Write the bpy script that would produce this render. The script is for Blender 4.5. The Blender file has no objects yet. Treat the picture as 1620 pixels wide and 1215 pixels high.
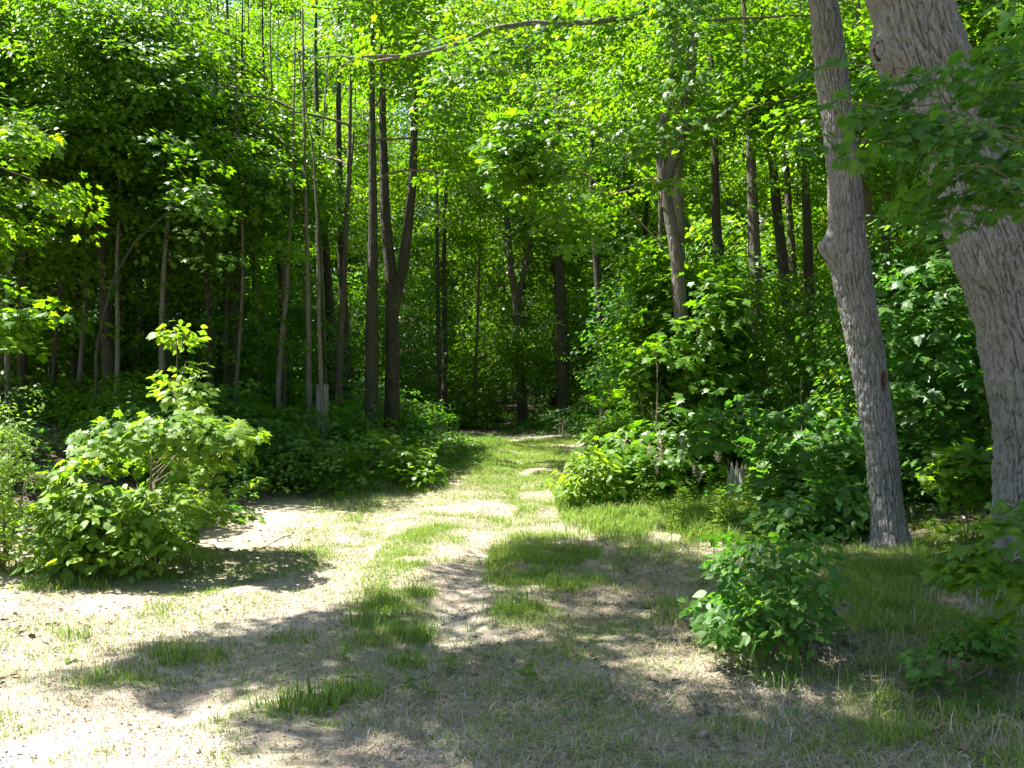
import bpy, math
import numpy as np
from mathutils import Vector, Matrix

sc = bpy.context.scene
C = sc.collection
RAD = math.radians
F, CX, HY, CH = 1590.0, 810.0, 590.0, 1.6      # photo focal length (px), centre column, horizon row, eye height (m)

# ------------------------------------------------------------------ camera, sky, sun, exposure
cam = bpy.data.cameras.new('camera')
cam.sensor_width = 36.0
cam.lens = 36.0 * F / 1620.0
cam.shift_y = -(607.5 - HY) / 1620.0
cam.clip_start, cam.clip_end = 0.1, 2000
co = bpy.data.objects.new('camera', cam)
C.objects.link(co)
co.location = (0, 0, CH)
co.rotation_euler = (RAD(90), 0, 0)
sc.camera = co

SUN_EL, SUN_AZ = RAD(61), RAD(-76)             # azimuth measured from straight ahead, negative = to the left
S = np.array([math.sin(SUN_AZ) * math.cos(SUN_EL), math.cos(SUN_AZ) * math.cos(SUN_EL), math.sin(SUN_EL)])
w = bpy.data.worlds.new('World')
sc.world = w
w.use_nodes = True
nt = w.node_tree
sky = nt.nodes.new('ShaderNodeTexSky')
sky.sky_type = 'NISHITA'
sky.sun_disc = False
sky.sun_elevation = SUN_EL
sky.sun_rotation = SUN_AZ
sky.air_density = 1.0
sky.dust_density = 1.2
bg = nt.nodes['Background']
bg.inputs['Strength'].default_value = 0.072
nt.links.new(sky.outputs[0], bg.inputs[0])
sl = bpy.data.lights.new('sun', 'SUN')
sl.energy = 5.0
sl.angle = RAD(0.53)
sl.color = (1.0, 0.965, 0.90)
so = bpy.data.objects.new('sun', sl)
C.objects.link(so)
so.rotation_euler = Vector(S).to_track_quat('Z', 'Y').to_euler()
sc.view_settings.view_transform = 'Standard'
sc.view_settings.look = 'None'
sc.view_settings.exposure = 2.28
sc.view_settings.gamma = 1.0
sc.cycles.max_bounces = 8
sc.cycles.diffuse_bounces = 5
sc.cycles.glossy_bounces = 2
sc.cycles.transmission_bounces = 5
sc.cycles.transparent_max_bounces = 4
sc.cycles.caustics_reflective = False
sc.cycles.caustics_refractive = False
sc.cycles.use_denoising = True

rng = np.random.default_rng(11)
U = lambda a, b, n=None: rng.uniform(a, b, n)

# ------------------------------------------------------------------ numeric helpers
_T = np.random.default_rng(3).random((256, 256))
def vnoise(x, y, s=0):
    x = np.asarray(x, float) + s * 17.3; y = np.asarray(y, float) + s * 9.1
    xi = np.floor(x).astype(int); yi = np.floor(y).astype(int)
    fx = x - xi; fy = y - yi
    fx = fx * fx * (3 - 2 * fx); fy = fy * fy * (3 - 2 * fy)
    g = lambda i, j: _T[i & 255, j & 255]
    return (g(xi, yi) * (1 - fx) + g(xi + 1, yi) * fx) * (1 - fy) + (g(xi, yi + 1) * (1 - fx) + g(xi + 1, yi + 1) * fx) * fy
def fbm(x, y, s=0, o=4):
    r, a, t = 0, 0.5, 0
    for k in range(o):
        r = r + a * vnoise(np.asarray(x) * 2 ** k, np.asarray(y) * 2 ** k, s + k); t += a; a *= 0.5
    return r / t
def sstep(t):
    t = np.clip(t, 0, 1); return t * t * (3 - 2 * t)
def inpoly(px, py, poly):
    px = np.asarray(px, float); py = np.asarray(py, float)
    r = np.zeros(px.shape, bool); n = len(poly)
    for i in range(n):
        x1, y1 = poly[i]; x2, y2 = poly[(i + 1) % n]
        c = ((y1 > py) != (y2 > py)) & (px < (x2 - x1) * (py - y1) / ((y2 - y1) or 1e-9) + x1)
        r ^= c
    return r
def proj(P):
    y = np.maximum(P[..., 1], 0.3)
    return CX + F * P[..., 0] / y, HY - F * (P[..., 2] - CH) / y
def at(px, py, Y):
    return np.array([(px - CX) / F * Y, Y, CH + (HY - py) / F * Y])
def ground_at(px, py):
    Y = CH * F / (py - HY); return (px - CX) / F * Y, Y

def right_edge(y):                              # where the right-hand woods begin
    return np.interp(y, [3, 6, 9, 10.5, 12, 14, 18, 25, 40], [3.6, 3.3, 3.4, 3.2, 2.3, 1.7, 1.4, 1.7, 1.7])
def left_edge(y):
    return np.interp(y, [3, 8, 9.5, 12, 15, 18, 25, 40], [-4.5, -4.2, -3.4, -3.1, -2.7, -2.2, -1.6, -1.4])
def hgt(x, y):
    x = np.asarray(x, float); y = np.asarray(y, float)
    b = sstep((left_edge(y) + 0.4 - x) / 3.2) * sstep((y - 9.0) / 4.0) * 0.85
    r = sstep((x - right_edge(y)) / 2.5) * 0.18
    f = 0.35 * sstep((y - 24) / 22)
    n = (fbm(x * 0.5, y * 0.5, 1) - 0.5) * 0.16 + (fbm(x * 2.2, y * 2.2, 5) - 0.5) * 0.07
    cx = np.interp(y, [3, 6, 9, 14, 24], [-0.35, -0.45, -0.25, 0.0, 0.4])
    rut = -0.045 * (np.exp(-((x - cx - 0.02) / 0.22) ** 2)) - 0.04 * np.exp(-((x - cx + 1.25) / 0.28) ** 2)
    return b + r + f + n * np.clip((np.hypot(x, y) - 1) / 3, 0, 1) + rut * sstep((24 - y) / 6)

# ------------------------------------------------------------------ materials
def mat(name):
    m = bpy.data.materials.new(name); m.use_nodes = True
    n = m.node_tree; b = n.nodes['Principled BSDF']
    return m, n, b
def node(n, t, **kw):
    x = n.nodes.new(t)
    for k, v in kw.items():
        if k.startswith('i_'):
            k = k[2:]; x.inputs[int(k) if k.isdigit() else k.replace('_', ' ')].default_value = v
        else: setattr(x, k, v)
    return x
def ramp(n, src, stops, interp='LINEAR'):
    r = node(n, 'ShaderNodeValToRGB'); cr = r.color_ramp; cr.interpolation = interp
    while len(cr.elements) < len(stops): cr.elements.new(0.5)
    for e, (p, c) in zip(cr.elements, stops):
        e.position = p; e.color = (*c, 1)
    n.links.new(src, r.inputs[0]); return r.outputs[0]
def mixc(n, fac, a, b, mode='MIX'):
    x = node(n, 'ShaderNodeMix', data_type='RGBA', blend_type=mode)
    for i, v in ((0, fac), (6, a), (7, b)):
        if isinstance(v, (int, float)): x.inputs[i].default_value = v
        elif isinstance(v, tuple): x.inputs[i].default_value = (*v, 1)
        else: n.links.new(v, x.inputs[i])
    return x.outputs[2]

def leaf_mat(name, dark, mid, light, trans=0.55, tcol=None, rough=0.42, spec=0.45):
    m, n, b = mat(name)
    at_ = node(n, 'ShaderNodeAttribute', attribute_name='rnd')
    oi = node(n, 'ShaderNodeObjectInfo')
    ad = node(n, 'ShaderNodeMath', operation='MULTIPLY_ADD', i_1=0.25, i_2=0.0); n.links.new(oi.outputs['Random'], ad.inputs[0])
    a2 = node(n, 'ShaderNodeMath', operation='MULTIPLY_ADD', i_1=0.75); n.links.new(at_.outputs['Fac'], a2.inputs[0]); n.links.new(ad.outputs[0], a2.inputs[2])
    col = ramp(n, a2.outputs[0], [(0.0, dark), (0.5, mid), (0.93, light), (1.0, tuple(c * k for c, k in zip(light, (1.5, 1.08, 0.8))))])
    n.links.new(col, b.inputs['Base Color'])
    b.inputs['Roughness'].default_value = rough
    b.inputs['Specular IOR Level'].default_value = spec
    tr = node(n, 'ShaderNodeBsdfTranslucent')
    tc = mixc(n, 1.0, col, tcol or (1.5, 1.55, 0.55), 'MULTIPLY')
    n.links.new(tc, tr.inputs[0])
    mx = node(n, 'ShaderNodeMixShader', i_0=trans)
    n.links.new(b.outputs[0], mx.inputs[1]); n.links.new(tr.outputs[0], mx.inputs[2])
    n.links.new(mx.outputs[0], n.nodes['Material Output'].inputs[0])
    return m
LEAF = leaf_mat('maple_leaf', (0.045, 0.115, 0.012), (0.078, 0.18, 0.012), (0.14, 0.25, 0.016), tcol=(1.95, 1.85, .3))
LEAF_B = leaf_mat('bush_leaf', (0.07, 0.15, 0.02), (0.13, 0.23, 0.025), (0.20, 0.30, 0.035), tcol=(1.8, 1.7, .5), spec=.35, rough=.5)
LEAF_C = leaf_mat('cool_leaf', (0.035, 0.11, 0.02), (0.06, 0.155, 0.026), (0.10, 0.20, 0.032), tcol=(1.7, 1.8, 0.45), spec=.4, rough=.45)
GRASS = leaf_mat('green_grass', (0.065, 0.14, 0.022), (0.125, 0.22, 0.03), (0.28, 0.33, 0.08), trans=0.4, rough=0.55, spec=.3)
STRAW = leaf_mat('dry_straw', (0.13, 0.10, 0.065), (0.33, 0.28, 0.205), (0.50, 0.45, 0.36), trans=0.2, tcol=(1, 1, .8), rough=0.7, spec=0.2)
LITTER = leaf_mat('dead_leaf', (0.07, 0.045, 0.028), (0.15, 0.115, 0.085), (0.26, 0.225, 0.19), trans=0.1, tcol=(1, .9, .7), rough=0.7, spec=0.25)

def bark_mat(name, c0, c1, c2, sx=26, sz=4.5, bump=0.7, moss=0.0, crev=False):
    m, n, b = mat(name)
    tc = node(n, 'ShaderNodeTexCoord')
    mp = node(n, 'ShaderNodeMapping'); mp.inputs['Scale'].default_value = (sx, sx, sz)
    n.links.new(tc.outputs['Object'], mp.inputs[0])
    vo = node(n, 'ShaderNodeTexVoronoi', feature='DISTANCE_TO_EDGE', i_Scale=1.0)
    nz = node(n, 'ShaderNodeTexNoise', i_Scale=1.3, i_Detail=5.0, i_Roughness=0.65)
    n.links.new(mp.outputs[0], nz.inputs['Vector'])
    wv = mixc(n, 0.35, mp.outputs[0], nz.outputs['Color'], 'ADD')
    n.links.new(wv, vo.inputs['Vector'])
    big = node(n, 'ShaderNodeTexNoise', i_Scale=2.2, i_Detail=4.0); n.links.new(tc.outputs['Object'], big.inputs['Vector'])
    col = ramp(n, nz.outputs['Fac'], [(0.28, c0), (0.5, c1), (0.72, c2)])
    col = mixc(n, ramp(n, big.outputs['Fac'], [(0.35, (0, 0, 0)), (0.7, (.6, .6, .6))]), col, tuple(v * 1.35 for v in c1))
    if moss:
        ms = node(n, 'ShaderNodeTexNoise', i_Scale=3.1, i_Detail=6.0, i_Roughness=0.7); n.links.new(tc.outputs['Object'], ms.inputs['Vector'])
        col = mixc(n, ramp(n, ms.outputs['Fac'], [(0.5, (0, 0, 0)), (0.68, (moss, moss, moss))]), col, (0.10, 0.13, 0.06))
    if crev:                                      # inner bark between the plates is browner
        pa = node(n, 'ShaderNodeAttribute', attribute_name='rnd')
        col = mixc(n, ramp(n, pa.outputs['Fac'], [(0.1, (1, 1, 1)), (0.5, (0, 0, 0))]), col, (0.062, 0.053, 0.042))
    n.links.new(col, b.inputs['Base Color'])
    b.inputs['Roughness'].default_value = 0.9
    b.inputs['Specular IOR Level'].default_value = 0.2
    hh = node(n, 'ShaderNodeMath', operation='MULTIPLY_ADD', i_1=0.5); n.links.new(nz.outputs['Fac'], hh.inputs[0])
    n.links.new(ramp(n, vo.outputs['Distance'], [(0.0, (0, 0, 0)), (0.22, (1, 1, 1))]), hh.inputs[2])
    bp = node(n, 'ShaderNodeBump', i_Strength=bump, i_Distance=0.02)
    n.links.new(hh.outputs[0], bp.inputs['Height']); n.links.new(bp.outputs[0], b.inputs['Normal'])
    return m
BARK = bark_mat('grey_brown_bark', (0.055, 0.048, 0.038), (0.10, 0.09, 0.072), (0.155, 0.142, 0.118))
BARK_D = bark_mat('dark_bark', (0.028, 0.024, 0.019), (0.05, 0.044, 0.035), (0.085, 0.076, 0.061), moss=0.5)
BARK_P = bark_mat('pale_bark', (0.08, 0.072, 0.06), (0.135, 0.122, 0.103), (0.21, 0.195, 0.17), sx=14, sz=5, bump=0.4, moss=0.4)
BARK_A = bark_mat('furrowed_grey_bark', (0.11, 0.107, 0.096), (0.19, 0.186, 0.172), (0.285, 0.28, 0.265), sx=70, sz=14, bump=0.6, moss=0.45, crev=True)
TWIG = bark_mat('twig', (0.08, 0.06, 0.04), (0.13, 0.10, 0.07), (0.18, 0.15, 0.11), sx=40, sz=40, bump=0.2)
DEAD = bark_mat('weathered_wood', (0.16, 0.15, 0.14), (0.29, 0.27, 0.25), (0.42, 0.40, 0.38), sx=50, sz=4, bump=0.9)
HOLE = bark_mat('rotten_wood', (0.03, 0.018, 0.01), (0.07, 0.042, 0.025), (0.12, 0.075, 0.045), sx=40, sz=20)

def ground_mat():
    m, n, b = mat('ground_soil')
    tc = node(n, 'ShaderNodeTexCoord')
    def nz(scale, d=6.0, r=0.6):
        x = node(n, 'ShaderNodeTexNoise', i_Scale=scale, i_Detail=d, i_Roughness=r); n.links.new(tc.outputs['Object'], x.inputs['Vector']); return x.outputs['Fac']
    fo = node(n, 'ShaderNodeAttribute', attribute_name='woods').outputs['Fac']
    tk = node(n, 'ShaderNodeAttribute', attribute_name='bare').outputs['Fac']
    soil = ramp(n, nz(9, 8, 0.7), [(0.25, (0.31, 0.255, 0.205)), (0.5, (0.45, 0.39, 0.32)), (0.75, (0.57, 0.51, 0.43))])
    soil = mixc(n, ramp(n, nz(70, 4, 0.8), [(0.38, (1, 1, 1)), (0.52, (0, 0, 0))]), soil, mixc(n, 1.0, soil, (0.68, 0.64, 0.6), 'MULTIPLY'))
    soil = mixc(n, ramp(n, nz(1.3), [(0.4, (0, 0, 0)), (0.65, (1, 1, 1))]), soil, mixc(n, 1.0, soil, (0.82, 0.78, 0.72), 'MULTIPLY'))
    mp = node(n, 'ShaderNodeMapping'); mp.inputs['Scale'].default_value = (14, 45, 20); mp.inputs['Rotation'].default_value = (0, 0, 0.5)
    n.links.new(tc.outputs['Object'], mp.inputs[0])
    st = node(n, 'ShaderNodeTexNoise', i_Scale=2.0, i_Detail=6.0, i_Distortion=1.5); n.links.new(mp.outputs[0], st.inputs['Vector'])
    thatch = ramp(n, st.outputs['Fac'], [(0.3, (0.17, 0.135, 0.09)), (0.5, (0.31, 0.26, 0.185)), (0.7, (0.46, 0.41, 0.31))])
    f1 = node(n, 'ShaderNodeMath', operation='MULTIPLY_ADD', i_1=1.4, i_2=-0.7); n.links.new(nz(3.0), f1.inputs[0])
    f2 = node(n, 'ShaderNodeMath', operation='ADD', use_clamp=True); n.links.new(f1.outputs[0], f2.inputs[0]); n.links.new(tk, f2.inputs[1])
    open_ = mixc(n, f2.outputs[0], thatch, soil)
    duff = ramp(n, nz(22, 8, 0.75), [(0.3, (0.028, 0.02, 0.013)), (0.5, (0.07, 0.05, 0.034)), (0.72, (0.16, 0.125, 0.09))])
    n.links.new(mixc(n, fo, open_, duff), b.inputs['Base Color'])
    b.inputs['Roughness'].default_value = 0.95; b.inputs['Specular IOR Level'].default_value = 0.15
    h = node(n, 'ShaderNodeMath', operation='MULTIPLY_ADD', i_1=0.6); n.links.new(nz(45, 8, 0.8), h.inputs[0]); n.links.new(nz(5, 6, 0.6), h.inputs[2])
    bp = node(n, 'ShaderNodeBump', i_Strength=0.75, i_Distance=0.045); n.links.new(h.outputs[0], bp.inputs['Height']); n.links.new(bp.outputs[0], b.inputs['Normal'])
    return m
SOIL = ground_mat()

# ------------------------------------------------------------------ mesh builder
class Geo:
    def __init__(s): s.V, s.R, s.F, s.n = [], [], [], 0
    def add(s, v, f, mi=0, rnd=None, smooth=False):
        v = np.asarray(v, np.float32).reshape(-1, 3); f = np.asarray(f, np.int64)
        if not len(v) or not len(f): return
        s.V.append(v); s.R.append(np.full(len(v), 0.5, np.float32) if rnd is None else np.asarray(rnd, np.float32))
        s.F.append((f + s.n, mi, smooth)); s.n += len(v)
    def merge(s, g):
        for (f, mi, sm) in g.F: s.F.append((f + s.n, mi, sm))
        s.V += g.V; s.R += g.R; s.n += g.n
    def mesh(s, name, mats, off=(0, 0, 0), attrs=None):
        me = bpy.data.meshes.new(name)
        v = np.concatenate(s.V) - np.asarray(off, np.float32)
        me.vertices.add(len(v)); me.vertices.foreach_set('co', v.astype(np.float32).ravel())
        loops = np.concatenate([f.ravel() for f, _, _ in s.F]).astype(np.int32)
        tot = np.concatenate([np.full(len(f), f.shape[1], np.int32) for f, _, _ in s.F])
        st = np.concatenate([[0], np.cumsum(tot)[:-1]]).astype(np.int32)
        me.loops.add(len(loops)); me.loops.foreach_set('vertex_index', loops)
        me.polygons.add(len(tot)); me.polygons.foreach_set('loop_start', st)
        me.polygons.foreach_set('material_index', np.concatenate([np.full(len(f), mi, np.int32) for f, mi, _ in s.F]))
        me.polygons.foreach_set('use_smooth', np.concatenate([np.full(len(f), sm, bool) for f, _, sm in s.F]))
        for m in mats: me.materials.append(m)
        a = me.attributes.new('rnd', 'FLOAT', 'POINT'); a.data.foreach_set('value', np.concatenate(s.R))
        for k, arr in (attrs or {}).items():
            a = me.attributes.new(k, 'FLOAT', 'POINT'); a.data.foreach_set('value', np.asarray(arr, np.float32))
        me.update(calc_edges=True)
        return me

def tag(o, label=None, cat=None, group=None, kind=None):
    if label: o['label'] = label
    if cat: o['category'] = cat
    if group: o['group'] = group
    if kind: o['kind'] = kind
    return o
def thing(name, label, cat, loc, group=None):
    o = bpy.data.objects.new(name, None); C.objects.link(o); o.location = loc; o.empty_display_size = 0.1
    return tag(o, label, cat, group)
def part(name, geo, mats, parent, off=None, label=None):
    if geo is None or not geo.n: return None
    if off is None:
        off = np.zeros(3); p = parent
        while p is not None: off = off + np.array(p.location); p = p.parent
    o = bpy.data.objects.new(name, geo.mesh(name, mats, off)); C.objects.link(o); o.parent = parent
    if label: o['label'] = label
    return o
def single(name, geo, mats, label=None, cat=None, loc=(0, 0, 0), group=None, kind=None, attrs=None):
    o = bpy.data.objects.new(name, geo.mesh(name, mats, loc, attrs)); C.objects.link(o); o.location = loc
    return tag(o, label, cat, group, kind)
def dup(root, loc, rotz, scale, label, group):
    r = root.copy(); C.objects.link(r); r.location = loc; r.rotation_euler = (0, 0, rotz); r.scale = (scale,) * 3
    tag(r, label, None, group)
    for ch in root.children:
        c = ch.copy(); C.objects.link(c); c.parent = r
        for g in ch.children:
            d = g.copy(); C.objects.link(d); d.parent = c
    return r

def tube(g, pts, rad, k=6, mi=0, cap=True, smooth=True, twist=0.0):
    P = np.asarray(pts, float); n = len(P); rad = np.broadcast_to(np.asarray(rad, float), (n,))
    t = np.gradient(P, axis=0); t /= np.linalg.norm(t, axis=1)[:, None] + 1e-9
    d = P[-1] - P[0]; ref = np.array([0, 1, 0.]) if abs(d[1]) < 0.8 * np.linalg.norm(d) else np.array([1., 0, 0])
    a = np.cross(t, ref); a /= np.linalg.norm(a, axis=1)[:, None] + 1e-9
    b = np.cross(a, t)
    th = np.arange(k) * 2 * np.pi / k + twist
    V = P[:, None] + rad[:, None, None] * (np.cos(th)[None, :, None] * a[:, None] + np.sin(th)[None, :, None] * b[:, None])
    i = np.arange(n - 1)[:, None] * k; j = np.arange(k)[None]; j2 = (j + 1) % k
    f = np.stack([i + j, i + j2, i + k + j2, i + k + j], -1).reshape(-1, 4)
    g.add(V, f, mi, smooth=smooth)
    if cap: g.add(V[-1], [list(range(k))], mi, smooth=False)

# ------------------------------------------------------------------ leaves and sprays
def fan(outline, z=None, c=(0, .36, 0.03)):
    v = np.array([c] + [(x, y, 0.0) for x, y in outline], float)
    d = np.hypot(v[:, 0], v[:, 1] - .36); v[:, 2] += np.where(np.arange(len(v)) > 0, -0.16 * d * d, 0) + 0.05 * np.abs(v[:, 0])
    n = len(outline); return v, np.array([[0, 1 + i, 1 + (i + 1) % n] for i in range(n)])
_h = [(0.14, -.05), (.50, .02), (.33, .2), (.66, .52), (.40, .49), (.30, .5), (.27, .72), (.16, .72)]
MAPLE = fan([(0, 0)] + _h + [(0, 1.05)] + [(-x, y) for x, y in _h[::-1]])
_h2 = [(.45, .02), (.28, .22), (.58, .55), (.24, .55)]
MAPLE_S = fan([(0, 0)] + _h2 + [(0, 1.05)] + [(-x, y) for x, y in _h2[::-1]])
OVATE = fan([(0, 0), (.22, .14), (.33, .38), (.24, .68), (0, 1.05), (-.24, .68), (-.33, .38), (-.22, .14)], c=(0, .45, -.02))
LANCE = fan([(0, 0), (.09, .25), (.08, .6), (0, 1.05), (-.08, .6), (-.09, .25)], c=(0, .45, -.02))
QUAD = (np.array([(0, 0, 0), (-.40, .42, .09), (0, 1, -.10), (.40, .42, .09)], float), np.array([(0, 2, 1), (0, 3, 2)]))

def orient(d, n):
    d = d / (np.linalg.norm(d, axis=-1, keepdims=True) + 1e-9)
    b = np.cross(d, n); b /= np.linalg.norm(b, axis=-1, keepdims=True) + 1e-9
    return b, d, np.cross(b, d)
def leaves_at(leaf, P, d, nrm, size):
    V, Fc = leaf
    b, d, n = orient(d, nrm)
    W = P[:, None] + size[:, None, None] * (V[None, :, :1] * b[:, None] + V[None, :, 1:2] * d[:, None] + V[None, :, 2:] * n[:, None])
    k = len(V); f = (Fc[None] + np.arange(len(P))[:, None, None] * k).reshape(-1, 3)
    return W.reshape(-1, 3), f, k
def make_spray(leaf, nl, ls, ln, wd, r):
    t = np.sort(r.uniform(0.05, 1, nl)) ** 0.8
    side = np.where(np.arange(nl) % 2, 1.0, -1.0)
    u = r.uniform(0, 1, nl)
    prof = np.sin(np.pi * np.clip(0.15 + 0.8 * t, 0, 1))
    P = np.stack([side * wd * prof * u, t * ln, -0.10 * ln * t * t + r.normal(0, 0.05 * ln, nl)], 1)
    a = side * (0.2 + 1.1 * u) + r.normal(0, 0.35, nl)
    d = np.stack([np.sin(a), np.cos(a), r.uniform(-0.75, 0.05, nl)], 1)
    nr = np.stack([r.normal(0, .35, nl), r.normal(0, .35, nl), np.ones(nl)], 1)
    V, f, k = leaves_at(leaf, P, d, nr, ls * r.uniform(0.65, 1.2, nl))
    return V, f, np.repeat(r.uniform(0, 1, nl), k)
_sp = {}
def sprays(key, leaf, nl, ls, ln, wd, nvar=8):
    if key not in _sp:
        r = np.random.default_rng(sum(map(ord, key))); _sp[key] = [make_spray(leaf, nl, ls, ln, wd, r) for _ in range(nvar)]
    return _sp[key]
SP_MAPLE = sprays('maple', MAPLE, 20, 0.115, 0.60, 0.30)
SP_MID = sprays('mid', MAPLE_S, 30, 0.085, 0.70, 0.36)
SP_FAR = sprays('far', QUAD, 36, 0.088, 0.80, 0.42)
SP_BACK = sprays('back', QUAD, 34, 0.14, 1.25, 0.65)
SP_TOP = sprays('top', QUAD, 20, 0.26, 1.3, 0.7)
SP_OVATE = sprays('ovate', OVATE, 18, 0.085, 0.42, 0.2)
SP_FINE = sprays('fine', OVATE, 30, 0.030, 0.30, 0.06)
def rotm(yaw, pitch, roll):
    cy, sy, cp, sp, cr, sr = np.cos(yaw), np.sin(yaw), np.cos(pitch), np.sin(pitch), np.cos(roll), np.sin(roll)
    z, o = np.zeros_like(yaw), np.ones_like(yaw)
    m = lambda *a: np.stack(a, -1).reshape(-1, 3, 3)
    return m(cy, -sy, z, sy, cy, z, z, z, o) @ m(o, z, z, z, cp, -sp, z, sp, cp) @ m(cr, z, sr, z, o, z, -sr, z, cr)
def put_sprays(g, tmpl, P, yaw, pitch, roll, sc_, mi=0, cen=0.0):
    if not len(P): return
    M = rotm(yaw, pitch, roll) * sc_[:, None, None]
    k = rng.integers(0, len(tmpl), len(P)); tone = rng.normal(0, 0.16, len(P))
    for t, (V, f, r) in enumerate(tmpl):
        s = np.where(k == t)[0]
        if not len(s): continue
        W = np.einsum('nij,vj->nvi', M[s], V - np.array([0, cen * V[:, 1].max(), 0])) + P[s][:, None]
        ff = (f[None] + np.arange(len(s))[:, None, None] * len(V)).reshape(-1, 3)
        g.add(W, ff, mi, np.clip(r[None] + tone[s][:, None], 0, 1).ravel())

# ------------------------------------------------------------------ where the sun gets through the canopy
LIT_GROUND = [[(745, 712), (900, 702), (935, 728), (925, 790), (1000, 835), (930, 848), (800, 850), (770, 880), (700, 928), (600, 942), (540, 955), (450, 980), (330, 997), (250, 1030), (120, 1065), (60, 1095), (150, 1105), (330, 1085), (500, 1062), (545, 1085), (470, 1115), (430, 1160), (560, 1230), (-60, 1230), (-60, 905), (40, 905), (330, 880), (480, 820), (560, 805), (600, 785), (640, 772), (700, 745)],
    [(600, 1150), (780, 1132), (900, 1150), (760, 1178), (620, 1182)], [(960, 1150), (1120, 1130), (1240, 1175), (1080, 1192)], [(480, 1050), (560, 1036), (610, 1072), (520, 1092)], [(830, 985), (940, 965), (950, 988), (860, 1005)], [(700, 955), (800, 930), (850, 942), (740, 978)], [(560, 1200), (800, 1195), (900, 1235), (540, 1235)]]
_lp = [(x, y, 8.3, .42) for x, y in [(80, 720), (150, 690), (220, 670), (300, 655), (380, 660), (420, 690), (280, 530), (255, 570), (300, 580), (270, 620), (120, 770), (60, 830), (220, 800), (150, 860), (300, 850)]]
_lp += [(20, 220, 11, .5), (60, 215, 11, .5), (30, 490, 11, .4), (60, 510, 11, .4), (430, 150, 13.5, .5), (470, 120, 13.5, .5), (440, 230, 13.5, .5), (500, 225, 13.5, .5)]
_lp += [(x, y, 12.5, .6) for x, y in [(780, 220), (820, 190), (870, 150), (850, 250), (920, 230), (980, 140), (900, 110), (820, 290), (950, 190), (1020, 130)]]
_lp += [(x, y, 12.2, .4) for x, y in [(1100, 680), (1150, 650), (1130, 600), (1250, 620), (1240, 700), (1290, 640), (1110, 560), (960, 620), (940, 700), (1000, 590), (1100, 480)]]
_lp += [(1520, 730, 9.0, .35), (950, 760, 13, .5), (1020, 770, 12.5, .5), (1100, 760, 12, .5), (600, 90, 12.5, .5), (700, 75, 12.5, .4)]
_r5 = np.random.default_rng(5)
for (x0, y0, x1, y1, Y, n) in ((920, 560, 1150, 740, 12.3, 9), (1000, 410, 1210, 600, 12.8, 9), (1180, 590, 1370, 780, 11, 20), (760, 80, 1100, 380, 11.6, 8), (1390, 430, 1600, 760, 11.5, 5), (400, 650, 700, 740, 14, 2)):
    _lp += [(x0 + (x1 - x0) * _r5.random(), y0 + (y1 - y0) * _r5.random(), Y + _r5.random(), (.36 if n == 20 else .22) + .3 * _r5.random()) for _ in range(n)]
LIT_PTS = [(at(x, y, Y), r) for x, y, Y, r in _lp]
SKY_GAP = [[(628, 150), (655, 92), (692, 70), (714, 105), (690, 150), (712, 192), (668, 222), (636, 205)]]
def keep(P, own=False, ext=.35):
    k = np.ones(len(P), bool)
    G0 = P - S[None] * (P[:, 2] / S[2])[:, None]
    hits = np.zeros(len(P))
    for dx, dy in ((0, 0), (1, 0), (-1, 0), (0, 1), (0, -1)):
        G = G0 + np.array([dx, dy, 0]) * ext
        gy = np.maximum(G[:, 1], .5); gx = CX + F * G[:, 0] / gy; gp = HY + F * CH / gy
        for poly in LIT_GROUND: hits += (inpoly(gx, gp, poly) & (G[:, 1] > 2)) * (1.5 if dx == dy == 0 else .6)
    k &= ~((hits > rng.uniform(.5, 1.4, len(P))) & (rng.random(len(P)) < .99) & (P[:, 2] > 2.4))
    k &= ~((fbm(G0[:, 0] * .5, G0[:, 1] * .5, 77, 3) > np.where(G0[:, 0] < left_edge(G0[:, 1]) + .3, .63, .60)) & (P[:, 2] > 2.2) & (G0[:, 1] > 9) & (G0[:, 1] < 30) & (rng.random(len(P)) < .93) & (not own))
    for T, r in LIT_PTS:
        q = P - T; t = q @ S; d = np.linalg.norm(q - t[:, None] * S, axis=1)
        k &= ~((t > (0.55 if own else 0.4)) & (d < r * 1.15))
    px, py = proj(P)
    for poly in SKY_GAP:
        k &= ~(inpoly(px, py, poly) & (P[:, 1] > 5) & (rng.random(len(P)) < 0.97))
    return k

def foliage(P, yaw, near, leafmat_scale=1.0, pitch0=-0.15, own=False, offlod=True, g=None, sc0=1.0):
    """leaf sprays at P: fine ones inside the picture, coarse ones above it"""
    g = g or Geo()
    k = keep(P, own); k &= keep(P, own, .8) | ((proj(P)[1] > -90) & (abs(proj(P)[0] - 810) < 970)); P, yaw = P[k], yaw[k]
    px, py = proj(P)
    out = (py < -90) | (px < -160) | (px > 1780)
    if not offlod: out[:] = False
    i = ~out; n = i.sum()
    put_sprays(g, near, P[i], yaw[i], rng.normal(pitch0, .22, n), rng.normal(0, .25, n), sc0 * rng.uniform(.8, 1.25, n))
    o = out & (rng.random(len(P)) < np.where(P[:, 1] > 12, .22, .4)); n = o.sum()
    put_sprays(g, SP_TOP, P[o], yaw[o], rng.normal(-.1, .25, n), rng.normal(0, .25, n), rng.uniform(.8, 1.2, n))
    return g

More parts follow.
